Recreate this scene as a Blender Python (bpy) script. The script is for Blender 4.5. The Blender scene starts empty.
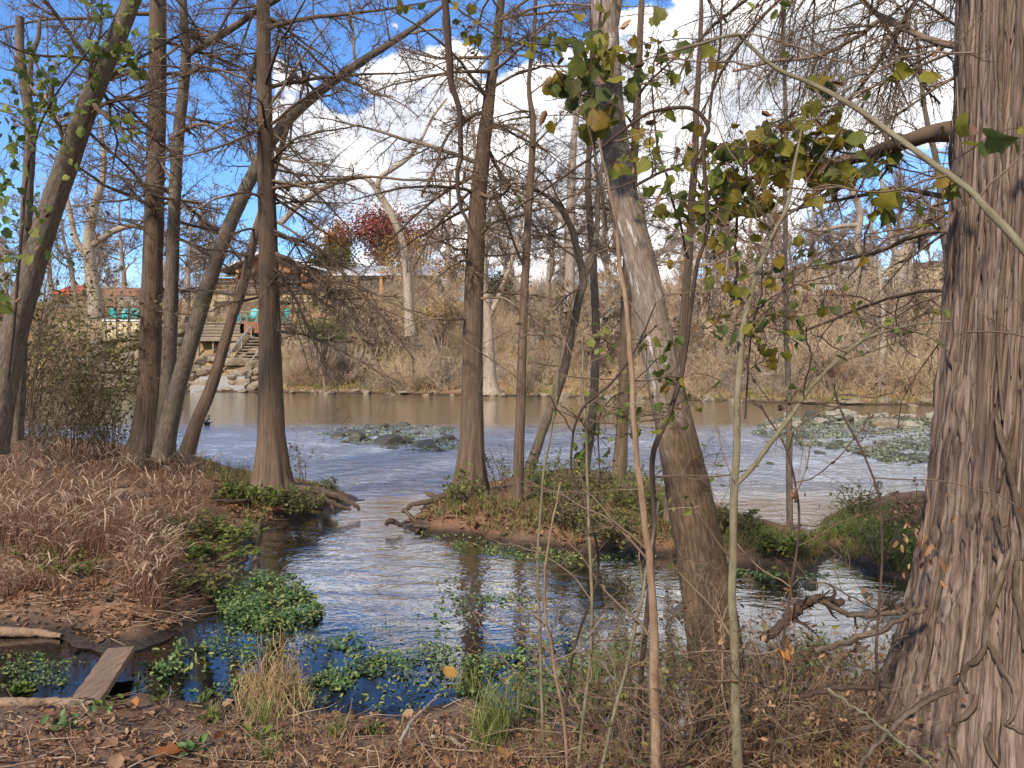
import bpy, bmesh, math, random
import numpy as np
from mathutils import Vector

S = bpy.context.scene
COL = S.collection
R = np.random.default_rng(7)
random.seed(7)

# ------------------------------------------------------------------ camera
F, CX, CY, CAMZ = 769.0, 512.0, 384.0, 2.1
PITCH = math.atan(22 / F)
cd = bpy.data.cameras.new('camera')
cam = bpy.data.objects.new('camera', cd)
COL.objects.link(cam)
cam.location = (0, 0, CAMZ)
cam.rotation_euler = (math.pi / 2 - PITCH, 0, 0)
cd.sensor_width = 36
cd.lens = 36 * F / 1024
cd.clip_start, cd.clip_end = 0.05, 3000
S.camera = cam

# ------------------------------------------------------------------ light
SUN_EL, SUN_AZ = math.radians(38), math.radians(-150)      # azimuth clockwise from +Y: behind the camera, to its left
SDIR = Vector((math.sin(SUN_AZ) * math.cos(SUN_EL), math.cos(SUN_AZ) * math.cos(SUN_EL), math.sin(SUN_EL)))
sl = bpy.data.lights.new('sun', 'SUN')
sl.energy, sl.angle, sl.color = 2.8, math.radians(6.0), (1.0, 0.89, 0.73)
sun = bpy.data.objects.new('sun', sl)
COL.objects.link(sun)
sun.rotation_euler = (-SDIR).to_track_quat('-Z', 'Y').to_euler()
S.view_settings.view_transform = 'Standard'
S.view_settings.look = 'None'
S.view_settings.gamma = 1
S.view_settings.exposure = 1.0
S.view_settings.use_curve_mapping = False
S.cycles.max_bounces = 6
S.cycles.transparent_max_bounces = 8
S.cycles.use_denoising = True
try:
    S.cycles.denoiser = 'OPENIMAGEDENOISE'
except Exception:
    pass
S.cycles.caustics_reflective = False
S.cycles.caustics_refractive = False


def nd(nt, typ, ins=None, **props):
    n = nt.nodes.new(typ)
    for k, v in props.items():
        setattr(n, k, v)
    for k, v in (ins or {}).items():
        s = n.inputs[k]
        if isinstance(v, bpy.types.NodeSocket):
            nt.links.new(v, s)
        else:
            s.default_value = v
    return n


def mth(nt, op, a, b=None, c=None, clamp=False):
    n = nd(nt, 'ShaderNodeMath', operation=op, use_clamp=clamp)
    for i, v in enumerate((a, b, c)):
        if v is None:
            continue
        if isinstance(v, bpy.types.NodeSocket):
            nt.links.new(v, n.inputs[i])
        else:
            n.inputs[i].default_value = v
    return n.outputs[0]


def warm(c, k=1.0):
    """Browns and tans here lean to orange, not to pink."""
    return (c[0] * (1 + .05 * k), c[1] * (1 - .05 * k), c[2] * (1 - .26 * k)) if c[0] > c[1] * 1.08 and c[1] > c[2] * 1.02 else c


def ramp(nt, fac, stops, interp='LINEAR', wk=1.0):
    n = nd(nt, 'ShaderNodeValToRGB')
    n.color_ramp.interpolation = interp
    el = n.color_ramp.elements
    while len(el) < len(stops):
        el.new(0.5)
    for e, (p, c) in zip(el, stops):
        e.position = p
        e.color = (c, c, c, 1) if isinstance(c, (int, float)) else (*warm(c, wk), 1)
    nt.links.new(fac, n.inputs[0])
    return n.outputs[0]


def mixc(nt, fac, a, b, blend='MIX'):
    n = nd(nt, 'ShaderNodeMix', data_type='RGBA', blend_type=blend)
    for i, v in ((0, fac), (6, a), (7, b)):
        if isinstance(v, bpy.types.NodeSocket):
            nt.links.new(v, n.inputs[i])
        else:
            n.inputs[i].default_value = v if i == 0 else (*v, 1)
    return n.outputs[2]


def maprange(nt, v, a, b, c=0.0, d=1.0, smooth=True):
    n = nd(nt, 'ShaderNodeMapRange', {0: v, 1: a, 2: b, 3: c, 4: d}, interpolation_type='SMOOTHSTEP' if smooth else 'LINEAR')
    return n.outputs[0]


def noise(nt, vec, scale, detail=4, rough=0.55, out=0, dist=0.0):
    return nd(nt, 'ShaderNodeTexNoise', {'Vector': vec, 'Scale': scale, 'Detail': detail, 'Roughness': rough, 'Distortion': dist}).outputs[out]


# ------------------------------------------------------------------ world: sky with a bank of cumulus
w = bpy.data.worlds.new('World')
S.world = w
w.use_nodes = True
nt = w.node_tree
nt.nodes.clear()
sky = nd(nt, 'ShaderNodeTexSky', sky_type='NISHITA', sun_disc=False, sun_elevation=SUN_EL, sun_rotation=SUN_AZ,
         air_density=1.0, dust_density=0.3, ozone_density=3.0, altitude=200)
tc = nd(nt, 'ShaderNodeTexCoord').outputs['Generated']
sp = nd(nt, 'ShaderNodeSeparateXYZ', {0: tc})
az = mth(nt, 'ARCTAN2', sp.outputs[0], sp.outputs[1])
el = mth(nt, 'ARCSINE', sp.outputs[2])
azf = mth(nt, 'MULTIPLY_ADD', az, 0.5 / math.pi, 0.5)
A2 = lambda a: a * 0.5 / math.pi + 0.5
top = ramp(nt, azf, [(0.0, 0.35), (0.30, 0.0), (A2(-.62), 0.02), (A2(-.335), 0.05), (A2(-.305), .35), (A2(-.24), .355), (A2(-.215), .315), (A2(-.19), .355),
                     (A2(-.145), .38), (A2(-.106), .385), (A2(-.016), .35), (A2(.05), .355), (A2(.114), .39), (A2(.2), .42), (A2(.27), .52),
                     (A2(.36), .75), (0.7, .8), (1.0, .35)])
bot = ramp(nt, azf, [(0.0, 0.0), (A2(-.5), .0), (A2(-.3), .15), (A2(-.15), .11), (A2(0), .05), (A2(.3), .06), (A2(.40), .17), (A2(.5), .25), (A2(.65), .23), (A2(1.0), 0.0)])
cv = nd(nt, 'ShaderNodeMapping', {0: tc, 'Scale': (1, 1, 1.5)}).outputs[0]
n1 = noise(nt, cv, 7.0, 9, 0.58)
vo = nd(nt, 'ShaderNodeTexVoronoi', {'Vector': nd(nt, 'ShaderNodeVectorMath', {0: cv, 1: nd(nt, 'ShaderNodeVectorMath', {0: noise(nt, cv, 9, 4, out=1), 3: 0.08}, operation='SCALE').outputs[0]}, operation='ADD').outputs[0], 'Scale': 13.0, 'Smoothness': 0.4}, feature='SMOOTH_F1').outputs[0]
bil = mth(nt, 'ADD', mth(nt, 'MULTIPLY_ADD', n1, 0.20, -0.10), mth(nt, 'MULTIPLY_ADD', vo, -0.08, 0.03))
up = maprange(nt, mth(nt, 'ADD', mth(nt, 'SUBTRACT', top, el), bil), -0.004, 0.014)
lo = maprange(nt, mth(nt, 'ADD', mth(nt, 'SUBTRACT', el, bot), mth(nt, 'MULTIPLY', bil, 1.6)), -0.05, 0.05)
mask = mth(nt, 'MULTIPLY', up, lo)
wisp = mth(nt, 'MULTIPLY', maprange(nt, noise(nt, cv, 3.3, 8, 0.6), 0.52, 0.75), maprange(nt, el, 0.28, 0.05))
mask = mth(nt, 'MAXIMUM', mask, mth(nt, 'MULTIPLY', wisp, 0.75))
shade = maprange(nt, mth(nt, 'ADD', n1, mth(nt, 'MULTIPLY', vo, -0.35)), 0.20, 0.46)
ccol = mixc(nt, shade, (4.6, 4.8, 5.3), (8.6, 8.4, 8.2))
skyc = mixc(nt, 1.0, sky.outputs[0], (0.66, 0.92, 1.22), 'MULTIPLY')
fin = mixc(nt, mask, skyc, ccol)
bg = nd(nt, 'ShaderNodeBackground', {0: fin, 1: 0.10})
nd(nt, 'ShaderNodeOutputWorld', {0: bg.outputs[0]})


# ------------------------------------------------------------------ helpers
def ray(px, py):
    dx, dy = (px - CX) / F, -(py - CY) / F
    c, s = math.cos(PITCH), math.sin(PITCH)
    return np.array([dx, c + dy * s, -s + dy * c])


def P(px, py, depth):
    d = ray(px, py)
    return np.array([0, 0, CAMZ]) + d * (depth / d[1])


def G(px, py, z=0.0):
    d = ray(px, py)
    t = (z - CAMZ) / min(d[2], -1e-4)
    return np.array([0, 0, CAMZ]) + d * t


def nrm(v):
    return v / np.maximum(np.linalg.norm(v, axis=-1, keepdims=True), 1e-9)


def hsh(i):
    i = (i.astype(np.int64) * 374761393 + 668265263) & 0x7fffffff
    i = ((i ^ (i >> 13)) * 1274126177) & 0x7fffffff
    return ((i ^ (i >> 16)) & 0xffff) / 65535.0


def vnoise(p, seed=0):
    p = np.asarray(p, float)
    i = np.floor(p).astype(np.int64)
    f = p - i
    f = f * f * (3 - 2 * f)
    out = 0
    for a in (0, 1):
        for b in (0, 1):
            for c in (0, 1):
                h = hsh((i[..., 0] + a) * 73856093 ^ (i[..., 1] + b) * 19349663 ^ (i[..., 2] + c) * 83492791 ^ seed * 7919)
                out = out + h * np.where(a, f[..., 0], 1 - f[..., 0]) * np.where(b, f[..., 1], 1 - f[..., 1]) * np.where(c, f[..., 2], 1 - f[..., 2])
    return out


def fbm(p, oct=4, seed=0):
    p = np.asarray(p, float)
    s, a, t = 0, 0.5, 0
    for k in range(oct):
        s = s + a * vnoise(p * 2 ** k + 17.3 * k, seed + k)
        t += a
        a *= 0.5
    return s / t


def catmull(pts, k=6):
    p = np.asarray(pts, float)
    p = np.vstack([2 * p[0] - p[1], p, 2 * p[-1] - p[-2]])
    out = []
    for i in range(1, len(p) - 2):
        for t in np.arange(k) / k:
            a, b, c, d = p[i - 1], p[i], p[i + 1], p[i + 2]
            out.append(0.5 * (2 * b + (c - a) * t + (2 * a - 5 * b + 4 * c - d) * t * t + (3 * b - a - 3 * c + d) * t ** 3))
    out.append(p[-2])
    return np.array(out)


class MB:
    """Collects tubes, ribbons, boxes and leaves; build() links them as one mesh object."""
    def __init__(s):
        s.V, s.Q, s.T, s.B, s.N, s.n = [], [], [], [], [], 0
        s.QM, s.TM = [], []

    def raw(s, v, quads=None, tris=None, bark=None, rnd=0.5, mi=0):
        v = np.asarray(v, float).reshape(-1, 3)
        if quads is not None and len(quads):
            s.Q.append(np.asarray(quads).reshape(-1, 4) + s.n)
            s.QM.append(np.full(len(s.Q[-1]), mi))
        if tris is not None and len(tris):
            s.T.append(np.asarray(tris).reshape(-1, 3) + s.n)
            s.TM.append(np.full(len(s.T[-1]), mi))
        s.V.append(v)
        s.B.append(v if bark is None else np.asarray(bark).reshape(-1, 3))
        s.N.append(np.full(len(v), rnd) if np.isscalar(rnd) else np.asarray(rnd).reshape(-1))
        s.n += len(v)

    def tubes(s, Pt, Rd, sides=4, rs=R, flat=1.0, disp=None, mi=0):
        Pt = np.asarray(Pt, float)
        if Pt.ndim == 2:
            Pt, Rd = Pt[None], np.asarray(Rd, float)[None]
        B, n, _ = Pt.shape
        T = np.empty_like(Pt)
        T[:, 1:-1] = Pt[:, 2:] - Pt[:, :-2]
        T[:, 0] = Pt[:, 1] - Pt[:, 0]
        T[:, -1] = Pt[:, -1] - Pt[:, -2]
        T = nrm(T)
        ax = np.argmin(np.abs(T).max(axis=1), axis=1)
        ref = np.eye(3)[ax][:, None, :]
        N = nrm(np.cross(T, np.broadcast_to(ref, T.shape)))
        Bn = np.cross(T, N)
        th = np.arange(sides) * 2 * math.pi / sides
        c, sn = np.cos(th), np.sin(th)
        L = np.concatenate([np.zeros((B, 1)), np.cumsum(np.linalg.norm(np.diff(Pt, axis=1), axis=2), axis=1)], axis=1)
        r0 = Rd[:, :1, None]
        off = rs.random((B, 3)) * 20
        bark = np.stack([np.broadcast_to(c * r0, (B, n, sides)), np.broadcast_to(sn * r0, (B, n, sides)), np.broadcast_to(L[:, :, None], (B, n, sides))], axis=-1) + off[:, None, None, :]
        RR = np.broadcast_to(Rd[:, :, None], (B, n, sides)).copy()
        if disp is not None:
            RR = disp(RR, bark, th, L)
        V = Pt[:, :, None, :] + RR[..., None] * (c[None, None, :, None] * N[:, :, None, :] + flat * sn[None, None, :, None] * Bn[:, :, None, :])
        idx = np.arange(B * n * sides).reshape(B, n, sides)
        k2 = np.roll(idx, -1, axis=2)
        q = np.stack([idx[:, :-1], k2[:, :-1], k2[:, 1:], idx[:, 1:]], axis=-1)
        s.raw(V, q.reshape(-1, 4), None, bark, np.repeat(rs.random(B), n * sides), mi)

    def ribbons(s, Pt, Rd, rs=R, mi=0, rnd=None):
        Pt = np.asarray(Pt, float)
        B, n, _ = Pt.shape
        a = rs.random(B) * 2 * math.pi
        side = np.stack([np.cos(a), np.sin(a), 0 * a], -1)[:, None, :]
        V = np.stack([Pt - side * Rd[..., None], Pt + side * Rd[..., None]], axis=2)
        idx = np.arange(B * n * 2).reshape(B, n, 2)
        q = np.stack([idx[:, :-1, 0], idx[:, :-1, 1], idx[:, 1:, 1], idx[:, 1:, 0]], -1)
        s.raw(V, q.reshape(-1, 4), None, None, np.repeat(rs.random(B) if rnd is None else rnd, n * 2), mi)

    def leaves(s, C, size, rs=R, up=0.0, tmpl='leaf', axis=None, mi=0, rnd=None):
        C = np.asarray(C, float).reshape(-1, 3)
        B = len(C)
        if B == 0:
            return
        tv, tq, tt = TEMPL[tmpl]
        a = nrm(rs.normal(size=(B, 3)) * np.array([1, 1, 1 - 0.8 * up])) if axis is None else nrm(np.asarray(axis, float) + rs.normal(size=(B, 3)) * 0.35)
        nn = rs.normal(size=(B, 3)) + np.array([0, 0, 1.0]) * up * 4
        nn = nrm(nn - (nn * a).sum(1, keepdims=True) * a)
        b = np.cross(nn, a)
        sz = (np.full(B, size) if np.isscalar(size) else size) * rs.uniform(0.5, 1.35, B)
        V = C[:, None, :] + sz[:, None, None] * (tv[None, :, 0:1] * b[:, None, :] + tv[None, :, 1:2] * a[:, None, :] + tv[None, :, 2:3] * nn[:, None, :])
        k = len(tv)
        o = (np.arange(B) * k)[:, None, None]
        s.raw(V, (o + tq[None]).reshape(-1, 4) if len(tq) else None, (o + tt[None]).reshape(-1, 3) if len(tt) else None, None, np.repeat(rs.random(B) if rnd is None else rnd, k), mi)

    def box(s, c, size, rz=0.0, rnd=0.5, rx=0.0, ry=0.0, bev=0.0, mi=0):
        x, y, z = np.array(size) / 2.0
        v = np.array([[i * x, j * y, k * z] for i in (-1, 1) for j in (-1, 1) for k in (-1, 1)], float)
        for ang, (i, j) in ((rx, (1, 2)), (ry, (2, 0)), (rz, (0, 1))):
            if ang:
                ca, sa = math.cos(ang), math.sin(ang)
                vi, vj = v[:, i].copy(), v[:, j].copy()
                v[:, i], v[:, j] = ca * vi - sa * vj, sa * vi + ca * vj
        s.raw(v + np.array(c), [[0, 1, 3, 2], [4, 6, 7, 5], [0, 4, 5, 1], [2, 3, 7, 6], [0, 2, 6, 4], [1, 5, 7, 3]], None, None, rnd, mi)

    def beam(s, a, b, wd, ht, rnd=0.5):
        """Square bar from a to b."""
        a, b = np.array(a, float), np.array(b, float)
        t = nrm(b - a)
        ref = np.array([0, 0, 1.0]) if abs(t[2]) < 0.95 else np.array([0, 1.0, 0])
        n = nrm(np.cross(t, ref))
        u = np.cross(n, t)
        v = np.array([p + i * n * wd / 2 + j * u * ht / 2 for p in (a, b) for i, j in ((-1, -1), (1, -1), (1, 1), (-1, 1))])
        s.raw(v, [[0, 3, 2, 1], [4, 5, 6, 7], [0, 1, 5, 4], [1, 2, 6, 5], [2, 3, 7, 6], [3, 0, 4, 7]], None, None, rnd)

    def prism(s, prof, axis_a, axis_b, origin, depth_vec, rnd=0.5):
        """Convex outline prof (2-D, along axis_a/axis_b) extruded by depth_vec."""
        o, a, b, d = (np.array(q, float) for q in (origin, axis_a, axis_b, depth_vec))
        v0 = np.array([o + x * a + y * b for x, y in prof])
        k = len(prof)
        v = np.vstack([v0, v0 + d])
        q = [[i, (i + 1) % k, (i + 1) % k + k, i + k] for i in range(k)]
        t = [[0, i, i + 1] for i in range(1, k - 1)] + [[k, k + i + 1, k + i] for i in range(1, k - 1)]
        s.raw(v, q, t, None, rnd)

    def build(s, name, mats, parent=None, origin=None, smooth=True):
        me = bpy.data.meshes.new(name)
        if s.n:
            V = np.concatenate(s.V).astype(np.float32)
            Bk = np.concatenate(s.B).astype(np.float32)
            Rn = np.concatenate(s.N).astype(np.float32)
            o = np.zeros(3) if origin is None else np.array(origin, float)
            V = (V - o).astype(np.float32)
            Q = np.concatenate(s.Q) if s.Q else np.zeros((0, 4), int)
            T = np.concatenate(s.T) if s.T else np.zeros((0, 3), int)
            me.vertices.add(len(V))
            me.vertices.foreach_set('co', V.ravel())
            nl = Q.size + T.size
            me.loops.add(nl)
            me.loops.foreach_set('vertex_index', np.concatenate([Q.ravel(), T.ravel()]).astype(np.int32))
            me.polygons.add(len(Q) + len(T))
            st = np.concatenate([np.arange(len(Q)) * 4, Q.size + np.arange(len(T)) * 3]).astype(np.int32)
            me.polygons.foreach_set('loop_start', st)
            me.polygons.foreach_set('use_smooth', np.full(len(st), smooth))
            me.polygons.foreach_set('material_index', np.concatenate(s.QM + s.TM).astype(np.int32))
            me.update(calc_edges=True)
            me.attributes.new('bark', 'FLOAT_VECTOR', 'POINT').data.foreach_set('vector', Bk.ravel())
            me.attributes.new('rnd', 'FLOAT', 'POINT').data.foreach_set('value', Rn)
        for m in (mats if isinstance(mats, (list, tuple)) else [mats]):
            me.materials.append(m)
        ob = bpy.data.objects.new(name, me)
        COL.objects.link(ob)
        if parent is not None:
            ob.parent = parent
        elif origin is not None:
            ob.location = origin
        return ob


def _t(v, q=(), t=()):
    return np.array(v, float), np.array(q, int).reshape(-1, 4), np.array(t, int).reshape(-1, 3)


lob = [(0, 0, 0), (.27, -.10, .06), (.50, .12, .16), (.46, .40, .10), (.50, .58, .20), (.27, .76, .08), (0, 1.04, -.16), (-.27, .76, .10), (-.48, .60, .14), (-.45, .40, .10), (-.50, .12, .22), (-.27, -.10, .08), (0, .4, -.05)]
TEMPL = {
    'leaf': _t([(0, 0, 0), (.24, .42, .06), (0, 1, 0.0), (-.24, .42, .06)], [(0, 1, 2, 3)]),
    'fold': _t([(0, 0, 0), (.28, .3, .12), (.22, .7, .1), (0, 1, -.05), (-.22, .7, .1), (-.28, .3, .12)], [(0, 1, 2, 3), (0, 3, 4, 5)]),
    'round': _t([(0, 0, 0), (.32, .2, .06), (.36, .6, .06), (0, .95, 0), (-.36, .6, .06), (-.32, .2, .06)], [(0, 1, 2, 3), (0, 3, 4, 5)]),
    'lobed': _t(lob, (), [(12, i, (i + 1) % 12) for i in range(12)]),
    'curl': _t([(0, 0, 0), (.2, .2, .22), (.18, .7, .3), (0, 1, .15), (-.18, .7, .3), (-.2, .2, .22), (0, .45, -.05)], (), [(6, 0, 1), (6, 1, 2), (6, 2, 3), (6, 3, 4), (6, 4, 5), (6, 5, 0)]),
}


def grow(S0, D, L, R0, n, wob, trop, rs=R, taper=0.3, rmin=0.0):
    """One generation of branches, all at once: start, direction, length, radius -> points and radii."""
    B = len(S0)
    d = nrm(D)
    Pt = [S0]
    tv = np.array([0, 0, trop]) if np.isscalar(trop) else np.asarray(trop)
    for k in range(n):
        d = nrm(d + wob * rs.normal(size=(B, 3)) + tv)
        Pt.append(Pt[-1] + d * (L / n)[:, None])
    Pt = np.stack(Pt, 1)
    rad = R0[:, None] * (1 - (1 - taper) * np.linspace(0, 1, n + 1))[None]
    return Pt, np.maximum(rad, rmin)


def spawn(Pt, Rd, cnt, t0=0.2, t1=1.0, ang=(35, 75), rr=0.55, rs=R, flat=0.0):
    """Start points and directions of side shoots along the parents."""
    B, n, _ = Pt.shape
    idx = np.repeat(np.arange(B), cnt)
    M = len(idx)
    t = rs.uniform(t0, t1, M) * (n - 1)
    i = np.minimum(t.astype(int), n - 2)
    f = (t - i)[:, None]
    p = Pt[idx, i] * (1 - f) + Pt[idx, i + 1] * f
    T = nrm(Pt[idx, i + 1] - Pt[idx, i])
    r = Rd[idx, i] * (1 - f[:, 0]) + Rd[idx, i + 1] * f[:, 0]
    q = rs.normal(size=(M, 3))
    q[:, 2] *= 1 - flat
    q = nrm(q - (q * T).sum(1, keepdims=True) * T)
    a = np.radians(rs.uniform(*ang, M))[:, None]
    return p, nrm(np.cos(a) * T + np.sin(a) * q), r * rr, idx, t / (n - 1)


def tag(o, label=None, cat=None, group=None, kind=None):
    for k, v in (('label', label), ('category', cat), ('group', group), ('kind', kind)):
        if v:
            o[k] = v
    return o


def empty(name, loc, label, cat, group=None, rz=0):
    o = bpy.data.objects.new(name, None)
    COL.objects.link(o)
    o.location = [float(q) for q in loc]
    o.rotation_euler.z = rz
    o.empty_display_size = 0.2
    return tag(o, label, cat, group)


def dup(o, loc=None, rz=0.0, sc=1.0, label=None, parent=None):
    c = o.copy()
    COL.objects.link(c)
    if parent is not None:
        c.parent = parent
    if loc is not None:
        c.location = [float(q) for q in loc]
        c.rotation_euler.z = rz
        c.scale = (sc, sc, sc) if np.isscalar(sc) else sc
    if label:
        c['label'] = label
    for ch in o.children:
        dup(ch, parent=c)
    return c


# ------------------------------------------------------------------ materials
def newmat(name):
    m = bpy.data.materials.new(name)
    m.use_nodes = True
    m.node_tree.nodes.clear()
    return m, m.node_tree


def finish(nt, shader):
    nd(nt, 'ShaderNodeOutputMaterial', {0: shader})


def bark_mat(name, stops, scale=30, stretch=0.12, bump=0.6, bdist=0.02, patch=None, rough=0.9, moss=0.0, grey=False):
    m, nt = newmat(name)
    at = nd(nt, 'ShaderNodeAttribute', attribute_name='bark').outputs['Vector']
    v = nd(nt, 'ShaderNodeMapping', {0: at, 'Scale': (scale, scale, scale * stretch)}).outputs[0]
    n1 = noise(nt, v, 1.0, 8, 0.62, dist=0.15)
    big = noise(nt, nd(nt, 'ShaderNodeMapping', {0: at, 'Scale': (1, 1, .5)}).outputs[0], 3.2, 4, 0.6)
    vf = nd(nt, 'ShaderNodeMapping', {0: at, 'Scale': (scale * 3.2, scale * 3.2, scale * stretch * 3.2)}).outputs[0]
    nf = noise(nt, vf, 1.0, 5, 0.65)
    n1 = mth(nt, 'ADD', mth(nt, 'MULTIPLY', n1, 0.66), mth(nt, 'MULTIPLY', nf, 0.34))
    col = ramp(nt, mth(nt, 'ADD', mth(nt, 'MULTIPLY', n1, 1.25), mth(nt, 'MULTIPLY_ADD', big, 0.2, -0.225)), stops, wk=.3 if grey else .5)
    if patch:
        pv = nd(nt, 'ShaderNodeMapping', {0: at, 'Scale': (14, 14, 6)}).outputs[0]
        col = mixc(nt, maprange(nt, noise(nt, pv, 1.0, 5, 0.6), patch[0], patch[0] + 0.06), col, patch[1])
    if moss:
        col = mixc(nt, mth(nt, 'MULTIPLY', maprange(nt, noise(nt, at, 3.5, 5, 0.65), 0.5, 0.66), moss), col, (0.10, 0.105, 0.05))
    bp = nd(nt, 'ShaderNodeBump', {'Strength': bump, 'Distance': bdist, 'Height': n1})
    b = nd(nt, 'ShaderNodeBsdfPrincipled', {'Base Color': col, 'Roughness': rough, 'Normal': bp.outputs[0], 'Specular IOR Level': 0.2})
    finish(nt, b.outputs[0])
    return m


def twig_mat(name, c0, c1):
    m, nt = newmat(name)
    r = nd(nt, 'ShaderNodeAttribute', attribute_name='rnd').outputs['Fac']
    col = ramp(nt, r, [(0, c0), (1, c1)], wk=.55)
    b = nd(nt, 'ShaderNodeBsdfPrincipled', {'Base Color': col, 'Roughness': 0.85, 'Specular IOR Level': 0.2})
    finish(nt, b.outputs[0])
    return m


def brush_mat(name, c0, c1):
    """Dry twigs whose colour drifts from clump to clump: straw, rust, grey and olive."""
    m, nt = newmat(name)
    r = nd(nt, 'ShaderNodeAttribute', attribute_name='rnd').outputs['Fac']
    pos = nd(nt, 'ShaderNodeNewGeometry').outputs['Position']
    col = ramp(nt, r, [(0, c0), (1, c1)], wk=.4)
    n1 = noise(nt, pos, 0.28, 4, 0.65)
    col = mixc(nt, maprange(nt, n1, 0.50, 0.62), col, (.56, .43, .26))
    col = mixc(nt, mth(nt, 'MULTIPLY', maprange(nt, n1, 0.46, 0.36), .8), col, (.30, .27, .24))
    col = mixc(nt, mth(nt, 'MULTIPLY', maprange(nt, noise(nt, pos, 0.4, 3, 0.6), 0.56, 0.66), .7), col, (.32, .17, .10))
    b = nd(nt, 'ShaderNodeBsdfPrincipled', {'Base Color': col, 'Roughness': 0.85, 'Specular IOR Level': 0.2})
    finish(nt, b.outputs[0])
    return m


def leaf_mat(name, stops, trans=0.35, rough=0.6):
    m, nt = newmat(name)
    r = nd(nt, 'ShaderNodeAttribute', attribute_name='rnd').outputs['Fac']
    pos = nd(nt, 'ShaderNodeNewGeometry').outputs['Position']
    f = mth(nt, 'ADD', mth(nt, 'MULTIPLY', r, 0.8), mth(nt, 'MULTIPLY', noise(nt, pos, 30, 3), 0.2))
    col = ramp(nt, f, stops)
    b = nd(nt, 'ShaderNodeBsdfPrincipled', {'Base Color': col, 'Roughness': rough, 'Specular IOR Level': 0.3})
    t = nd(nt, 'ShaderNodeBsdfTranslucent', {0: col})
    x = nd(nt, 'ShaderNodeMixShader', {0: trans, 1: b.outputs[0], 2: t.outputs[0]})
    finish(nt, x.outputs[0])
    return m


def plain_mat(name, c0, c1, scale=6, rough=0.7, metal=0.0, stretch=(1, 1, 1), bump=0.1):
    m, nt = newmat(name)
    tcn = nd(nt, 'ShaderNodeTexCoord').outputs['Object']
    v = nd(nt, 'ShaderNodeMapping', {0: tcn, 'Scale': stretch}).outputs[0]
    n1 = noise(nt, v, scale, 6, 0.6)
    r = nd(nt, 'ShaderNodeAttribute', attribute_name='rnd').outputs['Fac']
    f = mth(nt, 'ADD', mth(nt, 'MULTIPLY', n1, 0.75), mth(nt, 'MULTIPLY', r, 0.25))
    col = ramp(nt, f, [(0.3, c0), (0.7, c1)])
    bp = nd(nt, 'ShaderNodeBump', {'Strength': bump, 'Distance': 0.03, 'Height': n1})
    b = nd(nt, 'ShaderNodeBsdfPrincipled', {'Base Color': col, 'Roughness': rough, 'Metallic': metal, 'Normal': bp.outputs[0]})
    finish(nt, b.outputs[0])
    return m


M = {}
M['cypress'] = bark_mat('cypress_bark', [(.3, (.058, .038, .028)), (.5, (.145, .098, .07)), (.7, (.26, .195, .15))], 44, 0.05, 1.0, 0.025, moss=0.25, grey=True)
M['big_cypress'] = bark_mat('old_cypress_bark', [(.32, (.035, .022, .017)), (.47, (.14, .096, .076)), (.66, (.30, .23, .19))], 50, 0.028, 1.0, 0.016, grey=True)
M['grey'] = bark_mat('grey_bark', [(.3, (.06, .045, .036)), (.5, (.125, .097, .078)), (.7, (.22, .18, .15))], 28, 0.35, 0.6, 0.012, moss=0.5, grey=True)
M['sycamore'] = bark_mat('sycamore_bark', [(.3, (.10, .075, .058)), (.5, (.20, .155, .122)), (.7, (.31, .26, .215))], 34, 0.35, 0.9, 0.012, patch=(0.58, (.42, .38, .34)), grey=True)
M['sycamore_foot'] = bark_mat('sycamore_foot_bark', [(.3, (.055, .036, .025)), (.5, (.12, .083, .06)), (.7, (.20, .15, .115))], 45, 0.3, 0.9, 0.015, moss=0.4)
M['sapling'] = bark_mat('sapling_bark', [(.3, (.13, .08, .05)), (.5, (.21, .14, .095)), (.75, (.33, .26, .20))], 20, 0.4, 0.4, 0.006, patch=(0.66, (.42, .37, .32)))
M['green_sapling'] = bark_mat('green_sapling_bark', [(.3, (.10, .085, .055)), (.5, (.17, .15, .10)), (.75, (.26, .235, .175))], 20, 0.4, 0.4, 0.006)
M['vine'] = bark_mat('dark_vine_bark', [(.3, (.03, .02, .017)), (.6, (.075, .052, .042)), (.8, (.13, .10, .085))], 60, 0.2, 0.6, 0.005)
M['root'] = bark_mat('root_bark', [(.3, (.04, .028, .02)), (.5, (.11, .08, .06)), (.75, (.24, .185, .145))], 45, 0.15, 1.0, 0.02)
M['pale'] = bark_mat('pale_bark', [(.3, (.18, .14, .11)), (.5, (.32, .26, .21)), (.75, (.48, .42, .36))], 8, 0.4, 0.4, 0.03)
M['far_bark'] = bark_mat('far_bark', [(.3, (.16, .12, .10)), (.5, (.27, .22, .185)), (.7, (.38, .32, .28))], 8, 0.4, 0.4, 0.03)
M['twig'] = twig_mat('dark_twig', (.085, .06, .045), (.22, .165, .125))
M['twig_grey'] = twig_mat('grey_twig', (.14, .11, .09), (.28, .23, .20))
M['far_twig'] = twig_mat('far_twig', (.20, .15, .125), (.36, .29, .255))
M['dead'] = leaf_mat('dead_leaf', [(.1, (.09, .05, .034)), (.5, (.22, .125, .082)), (.9, (.38, .26, .18))], 0.15)
M['grape'] = leaf_mat('grape_leaf', [(.05, (.16, .085, .03)), (.2, (.30, .24, .035)), (.42, (.24, .235, .03)), (.6, (.13, .15, .03)), (.75, (.08, .105, .03)), (.95, (.38, .31, .05))], 0.5)
M['fresh'] = leaf_mat('fresh_leaf', [(.1, (.07, .11, .02)), (.5, (.14, .19, .035)), (.9, (.27, .27, .06))], 0.4)
M['olive'] = leaf_mat('olive_leaf', [(.1, (.08, .075, .03)), (.5, (.145, .145, .05)), (.9, (.25, .23, .08))], 0.35)
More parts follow.
